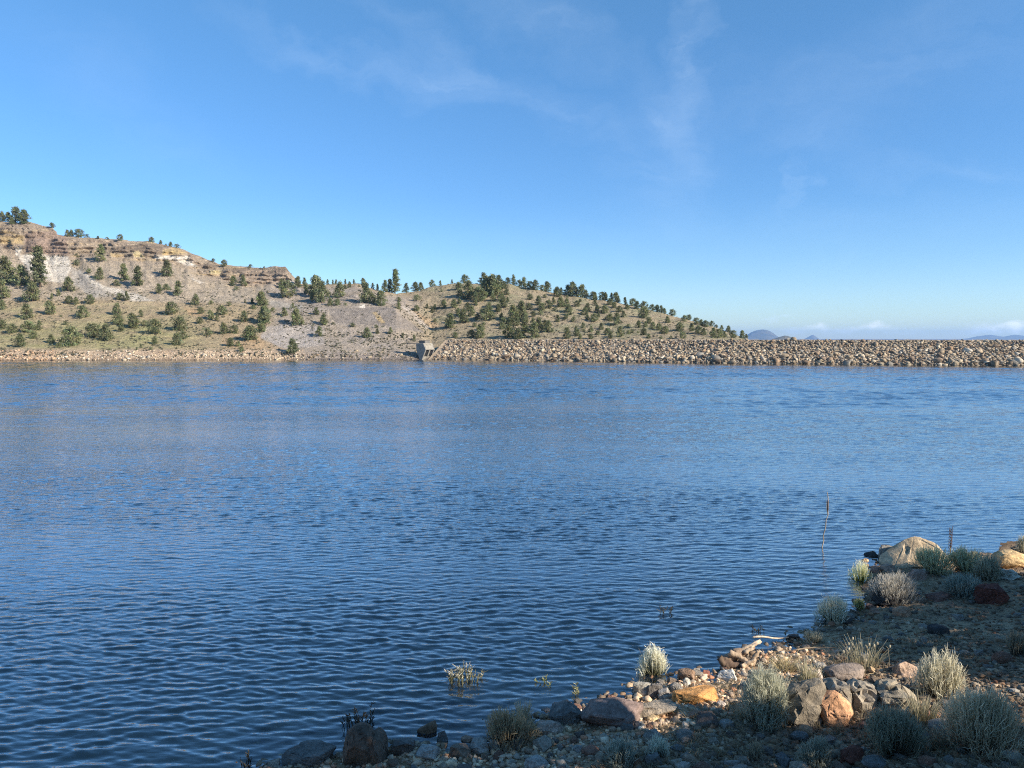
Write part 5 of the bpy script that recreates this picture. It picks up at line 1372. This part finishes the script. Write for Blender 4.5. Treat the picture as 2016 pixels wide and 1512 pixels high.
def intake():
    m, nt, out = newmat('old_concrete')
    base = N(nt, 'ShaderNodeAttribute', attribute_name='Col').outputs['Color']
    tc = N(nt, 'ShaderNodeTexCoord'); n1 = noise(nt, tc.outputs['Object'], 1.4, 6, .65); n2 = noise(nt, tc.outputs['Object'], 9, 4, .6)
    c = mixc(nt, 'MULTIPLY', 1, base, ramp(nt, n1.outputs[0], [(.3, .72), (.7, 1.2)])); c = mixc(nt, 'MULTIPLY', .7, c, ramp(nt, n2.outputs[0], [(.3, .75), (.7, 1.2)]))
    b = N(nt, 'ShaderNodeBsdfPrincipled', Roughness=.9); nt.links.new(c, b.inputs['Base Color']); nt.links.new(b.outputs[0], out.inputs[0])
    p = at(833.5, 707, Yw(850) - .4)
    root = empty('intake_tower', (p[0], p[1], 0)); tag(root, 'small leaning concrete intake tower with two dark openings at the left end of the dam', 'intake tower')
    # profile plane: u points to the lit front (right and towards the viewer), w across the front
    f = np.array([math.cos(R(31)), -math.sin(R(31)), 0]); w = np.array([math.sin(R(31)), math.cos(R(31)), 0]); up = np.array([0, 0, 1.0])
    conc = (.23, .215, .19); lit = (.26, .235, .19)  # lit: sun-facing parts take a lighter copy of the concrete colour
    def P(u, z, v): return f * u + w * v + up * z
    wid = 4.0
    def prism(name, prof, v0, v1, colr, parent=root):
        n = len(prof); V = [P(u, z, v0) for u, z in prof] + [P(u, z, v1) for u, z in prof]
        bm = bmesh.new(); vs = [bm.verts.new(x) for x in V]
        bm.faces.new(vs[:n][::-1]); bm.faces.new(vs[n:])
        for i in range(n): bm.faces.new([vs[i], vs[(i + 1) % n], vs[n + (i + 1) % n], vs[n + i]])
        bmesh.ops.recalc_face_normals(bm, faces=bm.faces); bmesh.ops.bevel(bm, geom=bm.edges[:], offset=.03, segments=1, affect='EDGES')
        me = bpy.data.meshes.new(name); bm.to_mesh(me); bm.free(); me.materials.append(m)
        a = me.attributes.new('Col', 'FLOAT_COLOR', 'POINT'); a.data.foreach_set('color', np.tile([*colr, 1], len(me.vertices)).astype(np.float32))
        return link(name, me, parent)
    # left cheek wall (the big grey face), right cheek and the parts between
    cheek = [(-.43, -1.4), (-.43, 0), (.8, 2.6), (0, 4.3), (-2.4, 4.3), (-2.4, 2.5), (-1.3, 0), (-1.3, -1.4)]
    prism('side_wall', cheek, 0, .35, conc)
    prism('side_wall', cheek, wid - .35, wid, conc)
    prism('sloped_deck', [(.82, 2.61), (.02, 4.32), (-.3, 4.2), (.52, 2.48)], .353, wid - .353, lit)
    prism('back_wall', [(-2.35, 2.5), (-2.35, 4.25), (-2.0, 4.25), (-2.0, 2.5)], .353, wid - .353, conc)
    prism('deck', [(-2.35, 4.253), (-2.35, 4.33), (-.1, 4.33), (-.1, 4.253)], .353, wid - .353, conc)
    prism('pier', [(-.46, -.2), (.72, 2.46), (.2, 2.44), (-.8, -.2)], wid / 2 - .22, wid / 2 + .22, lit)
    prism('sill', [(-.9, -1.4), (-.46, -1.4), (-.45, -.02), (-.12, .68), (-.5, .8), (-1.0, .2)], .353, wid - .353, lit)
    for v in (1.2, 2.8):
        prism('hatch', [(.32, 3.76), (.20, 4.02), (.15, 4.0), (.27, 3.73)], v - .4, v + .4, (.20, .175, .13))
    prism('opening_shade', [(-.6, .4), (.2, 2.3), (.1, 2.3), (-.75, .4)], .353, wid - .353, (.015, .015, .015))  # near-black panel standing in for the shade inside the two openings
    prism('control_house', [(-2.3, 4.335), (-2.3, 5.0), (-.35, 5.0), (-.35, 4.335)], 1.2, wid - .6, (.15, .14, .125))
    prism('roof', [(-2.4, 5.003), (-2.4, 5.08), (-.25, 5.08), (-.25, 5.003)], 1.1, wid - .5, (.15, .14, .13))
    # footbridge to the bank on the left
    G = Geo()
    br = root
    a0 = P(-2.42, 4.4, 1.0); a1 = a0 + np.array([-3.2, .9, 0])
    d = (a1 - a0) / np.linalg.norm(a1 - a0); nrm = np.array([-d[1], d[0], 0])
    V = [a0 - nrm * .5, a0 + nrm * .5, a1 + nrm * .5, a1 - nrm * .5]; V = np.array(V + [v - np.array([0, 0, .22]) for v in V])
    G.add(V, np.array([(0, 1, 2, 3), (7, 6, 5, 4), (0, 4, 5, 1), (1, 5, 6, 2), (2, 6, 7, 3), (3, 7, 4, 0)]), (.16, .14, .12)); bd = G.build('footbridge', m, root)
    G = Geo()
    for sg in (-.45, .45):
        G.tube([a0 + nrm * sg + [0, 0, .95], a1 + nrm * sg + [0, 0, .95]], .035, 5, (.10, .09, .08))
        for t in np.linspace(0, 1, 5): q = a0 * (1 - t) + a1 * t + nrm * sg; G.tube([q, q + np.array([0, 0, .95])], .03, 5, (.10, .09, .08))
    G.build('railing', m, bd)

# ------------------------------------------------------------------ far mountains, haze
def mountains():
    m, nt, out = newmat('distant_forest')
    tc = N(nt, 'ShaderNodeTexCoord'); n1 = noise(nt, tc.outputs['Object'], .006, 6, .6)
    c = mixc(nt, 'MIX', ramp(nt, n1.outputs[0], [(.35, 0), (.65, 1)]), (.05, .06, .04), (.14, .12, .08))
    b = N(nt, 'ShaderNodeBsdfPrincipled', Roughness=.95); nt.links.new(c, b.inputs['Base Color']); nt.links.new(b.outputs[0], out.inputs[0])
    def ridge(name, prof, Y, depth, label, seed):
        xs = np.array([p[0] for p in prof], float); ys = np.array([p[1] for p in prof], float)
        X = np.arange(xs[0], xs[-1] + .01, .75); top = np.interp(X, xs, ys)
        k = np.array([1, 2, 3, 2, 1]) / 9.0; top[2:-2] = np.convolve(top, k, 'valid')
        T = np.linspace(-1, 1, 21); V = []
        for t in T:
            YY = Y + t * depth
            f = (1 - abs(t) ** 1.6)
            P_ = np.array([at(a, b_, Y) for a, b_ in zip(X, top)])
            z = -6 + (P_[:, 2] + 6) * f; x = P_[:, 0] * YY / Y
            jit = fbm(x / (depth * .25), np.full_like(x, YY) / (depth * .25), seed=seed) * depth * .03 * f * (abs(t) > .05)
            V.append(np.stack([x, np.full_like(x, YY), z - np.abs(jit)], 1))
        V = np.array(V)
        o = link(name, mesh_np(name, V.reshape(-1, 3), grid_faces(len(T), len(X)), m, None, True)); tag(o, label, None, kind='structure')
    ridge('butte_hill', [(1455, 668), (1468, 661), (1480, 653.5), (1490, 650), (1500, 648.5), (1508, 649), (1516, 652), (1524, 657), (1532, 663), (1540, 668)], 9000, 700, None, 3)
    ridge('low_hill', [(1520, 668), (1532, 664), (1545, 660.5), (1552, 661.5), (1560, 665), (1568, 668)], 2600, 160, None, 4)
    ridge('peak_hill', [(1582, 668), (1592, 663), (1598, 659.5), (1602, 659.5), (1608, 664), (1614, 668)], 11500, 300, None, 5)
    ridge('range_hills', [(1880, 669), (1905, 666), (1925, 662), (1940, 660), (1950, 659), (1960, 660.5), (1975, 663), (1990, 660), (2000, 659), (2016, 661), (2060, 657), (2120, 662), (2180, 668)], 11000, 700, None, 6)

def haze():
    G = Geo(); G.box((-9000, -1500, -7), (11000, 12600, 135))
    m, nt, out = newmat('air')
    v = N(nt, 'ShaderNodeVolumePrincipled', Density=HAZE_D); v.inputs['Color'].default_value = (.36, .60, 1.0, 1); v.inputs['Anisotropy'].default_value = .2
    nt.links.new(v.outputs[0], out.inputs['Volume'])
    o = G.build('haze', m); tag(o, kind='stuff')
HAZE_D = 9e-5

# ------------------------------------------------------------------ trees beside the photographer, whose shade lies on the shore
# (x, y, crown foot z, height, radius, label)
SHADE = [
    (7.17, 5.61, 4.14, 1.90, 'big round juniper close beside the viewpoint, out of view', [(-.95, -.5, 1.15, .85), (.66, 1.86, -1.2, .6)]), (17.72, 8.04, 5.83, 2.15, 'tall juniper on the bank right of the view'),
    (15.86, 3.25, 6.56, 1.35, 'narrow juniper up the slope right of the viewpoint'), (19.75, 10.49, 5.35, 2.15, 'broad juniper farther along the bank right of the view'),
    (20.42, 2.96, 7.04, 1.75, 'tall juniper high on the slope right of the viewpoint'), (14.07, 14.54, 2.92, 1.0, 'small round juniper nearest the spit, right of the view'),
    (23.32, 14.53, 3.89, 2.1, 'wide juniper farthest from the viewpoint along the bank'), (20.25, 13.37, 3.41, 1.7, 'rounded juniper between two wider ones along the bank'),
]
def shade_trees():
    for i, (x, y, zc, rad, lab, *lobes) in enumerate(SHADE):
        z = float(ground_height(np.array([x]), np.array([y]))[0][0]); h = zc - z
        r = np.random.default_rng(600 + i); n = 5600
        d = r.standard_normal((n, 3)); d /= np.linalg.norm(d, axis=1)[:, None]
        q = d * (r.uniform(.25, 1, (n, 1)) ** .4) * rad * .93; q *= (1 + .10 * fbm(d[:, 0] * 2, d[:, 1] * 2, d[:, 2] * 2, seed=i))[:, None]
        q[:, 2] += h
        for lx, ly, lz, lr in (lobes[0] if lobes else ()):
            d2 = r.standard_normal((900, 3)); d2 /= np.linalg.norm(d2, axis=1)[:, None]
            q = np.vstack([q, d2 * (r.uniform(.1, 1, (900, 1)) ** .4) * lr * .93 + np.array([lx, ly, lz + h])])
        n = len(q)
        L = .13 * r.uniform(.6, 1.5, (n, 1)) * (rad / 2) ** .5; e = r.standard_normal((n, 3)); e /= np.linalg.norm(e, axis=1)[:, None]
        s = np.cross(e, r.standard_normal((n, 3))); s /= np.linalg.norm(s, axis=1)[:, None] + 1e-9
        G = Geo(); G.add(np.stack([q - s * L * .5, q + s * L * .5, q + e * L * 1.6], 1).reshape(-1, 3), np.arange(n * 3).reshape(-1, 3), np.repeat(np.array([.06, .075, .035]) * r.uniform(.7, 1.4, (n, 1)), 3, 0))
        o = empty('juniper_tree', (x, y, z)); G.build('crown', M_JUNI, o)
        T = Geo(); T.tube([(0, 0, -.2), (.05, .03, h * .5), (-.04, .06, h), (0, 0, h + rad * .6)], [.16, .13, .09, .03], 8, (.13, .095, .07))
        for k in range(7):
            a = k * 2.4; T.tube([(0, 0, h * .6 + k * .08 * rad), (math.cos(a) * rad * .6, math.sin(a) * rad * .6, h + rad * (.1 * k - .3))], [.05, .02], 5, (.13, .095, .07))
        T.build('trunk', M_WOOD, o)
        tag(o, lab, 'juniper', 'trees beside the viewpoint')

# ------------------------------------------------------------------ build
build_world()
build_ground()
HV, HRK, _, _ = build_hills()
HSTART = int(np.argmax(HRK[:, 0] >= 0.0))
build_water()
mountains()
haze()
dam()
intake()
hill_trees()
scrub_on_hills()
near_rocks()
near_plants()
driftwood()
cobbles()
gravel()
shade_trees()

vs = C.view_settings
vs.view_transform = 'Standard'; vs.look = 'None'; vs.exposure = 0.9; vs.gamma = 1.0
C.render.engine = 'CYCLES'
cy = C.cycles
cy.max_bounces = 6; cy.transparent_max_bounces = 12; cy.volume_bounces = 0; cy.diffuse_bounces = 3; cy.glossy_bounces = 3
cy.pixel_filter_type = 'BLACKMAN_HARRIS'; cy.filter_width = 1.1
cy.use_denoising = False
cy.denoiser = 'OPENIMAGEDENOISE'
cy.denoising_prefilter = 'ACCURATE'
cy.sample_clamp_indirect = 6
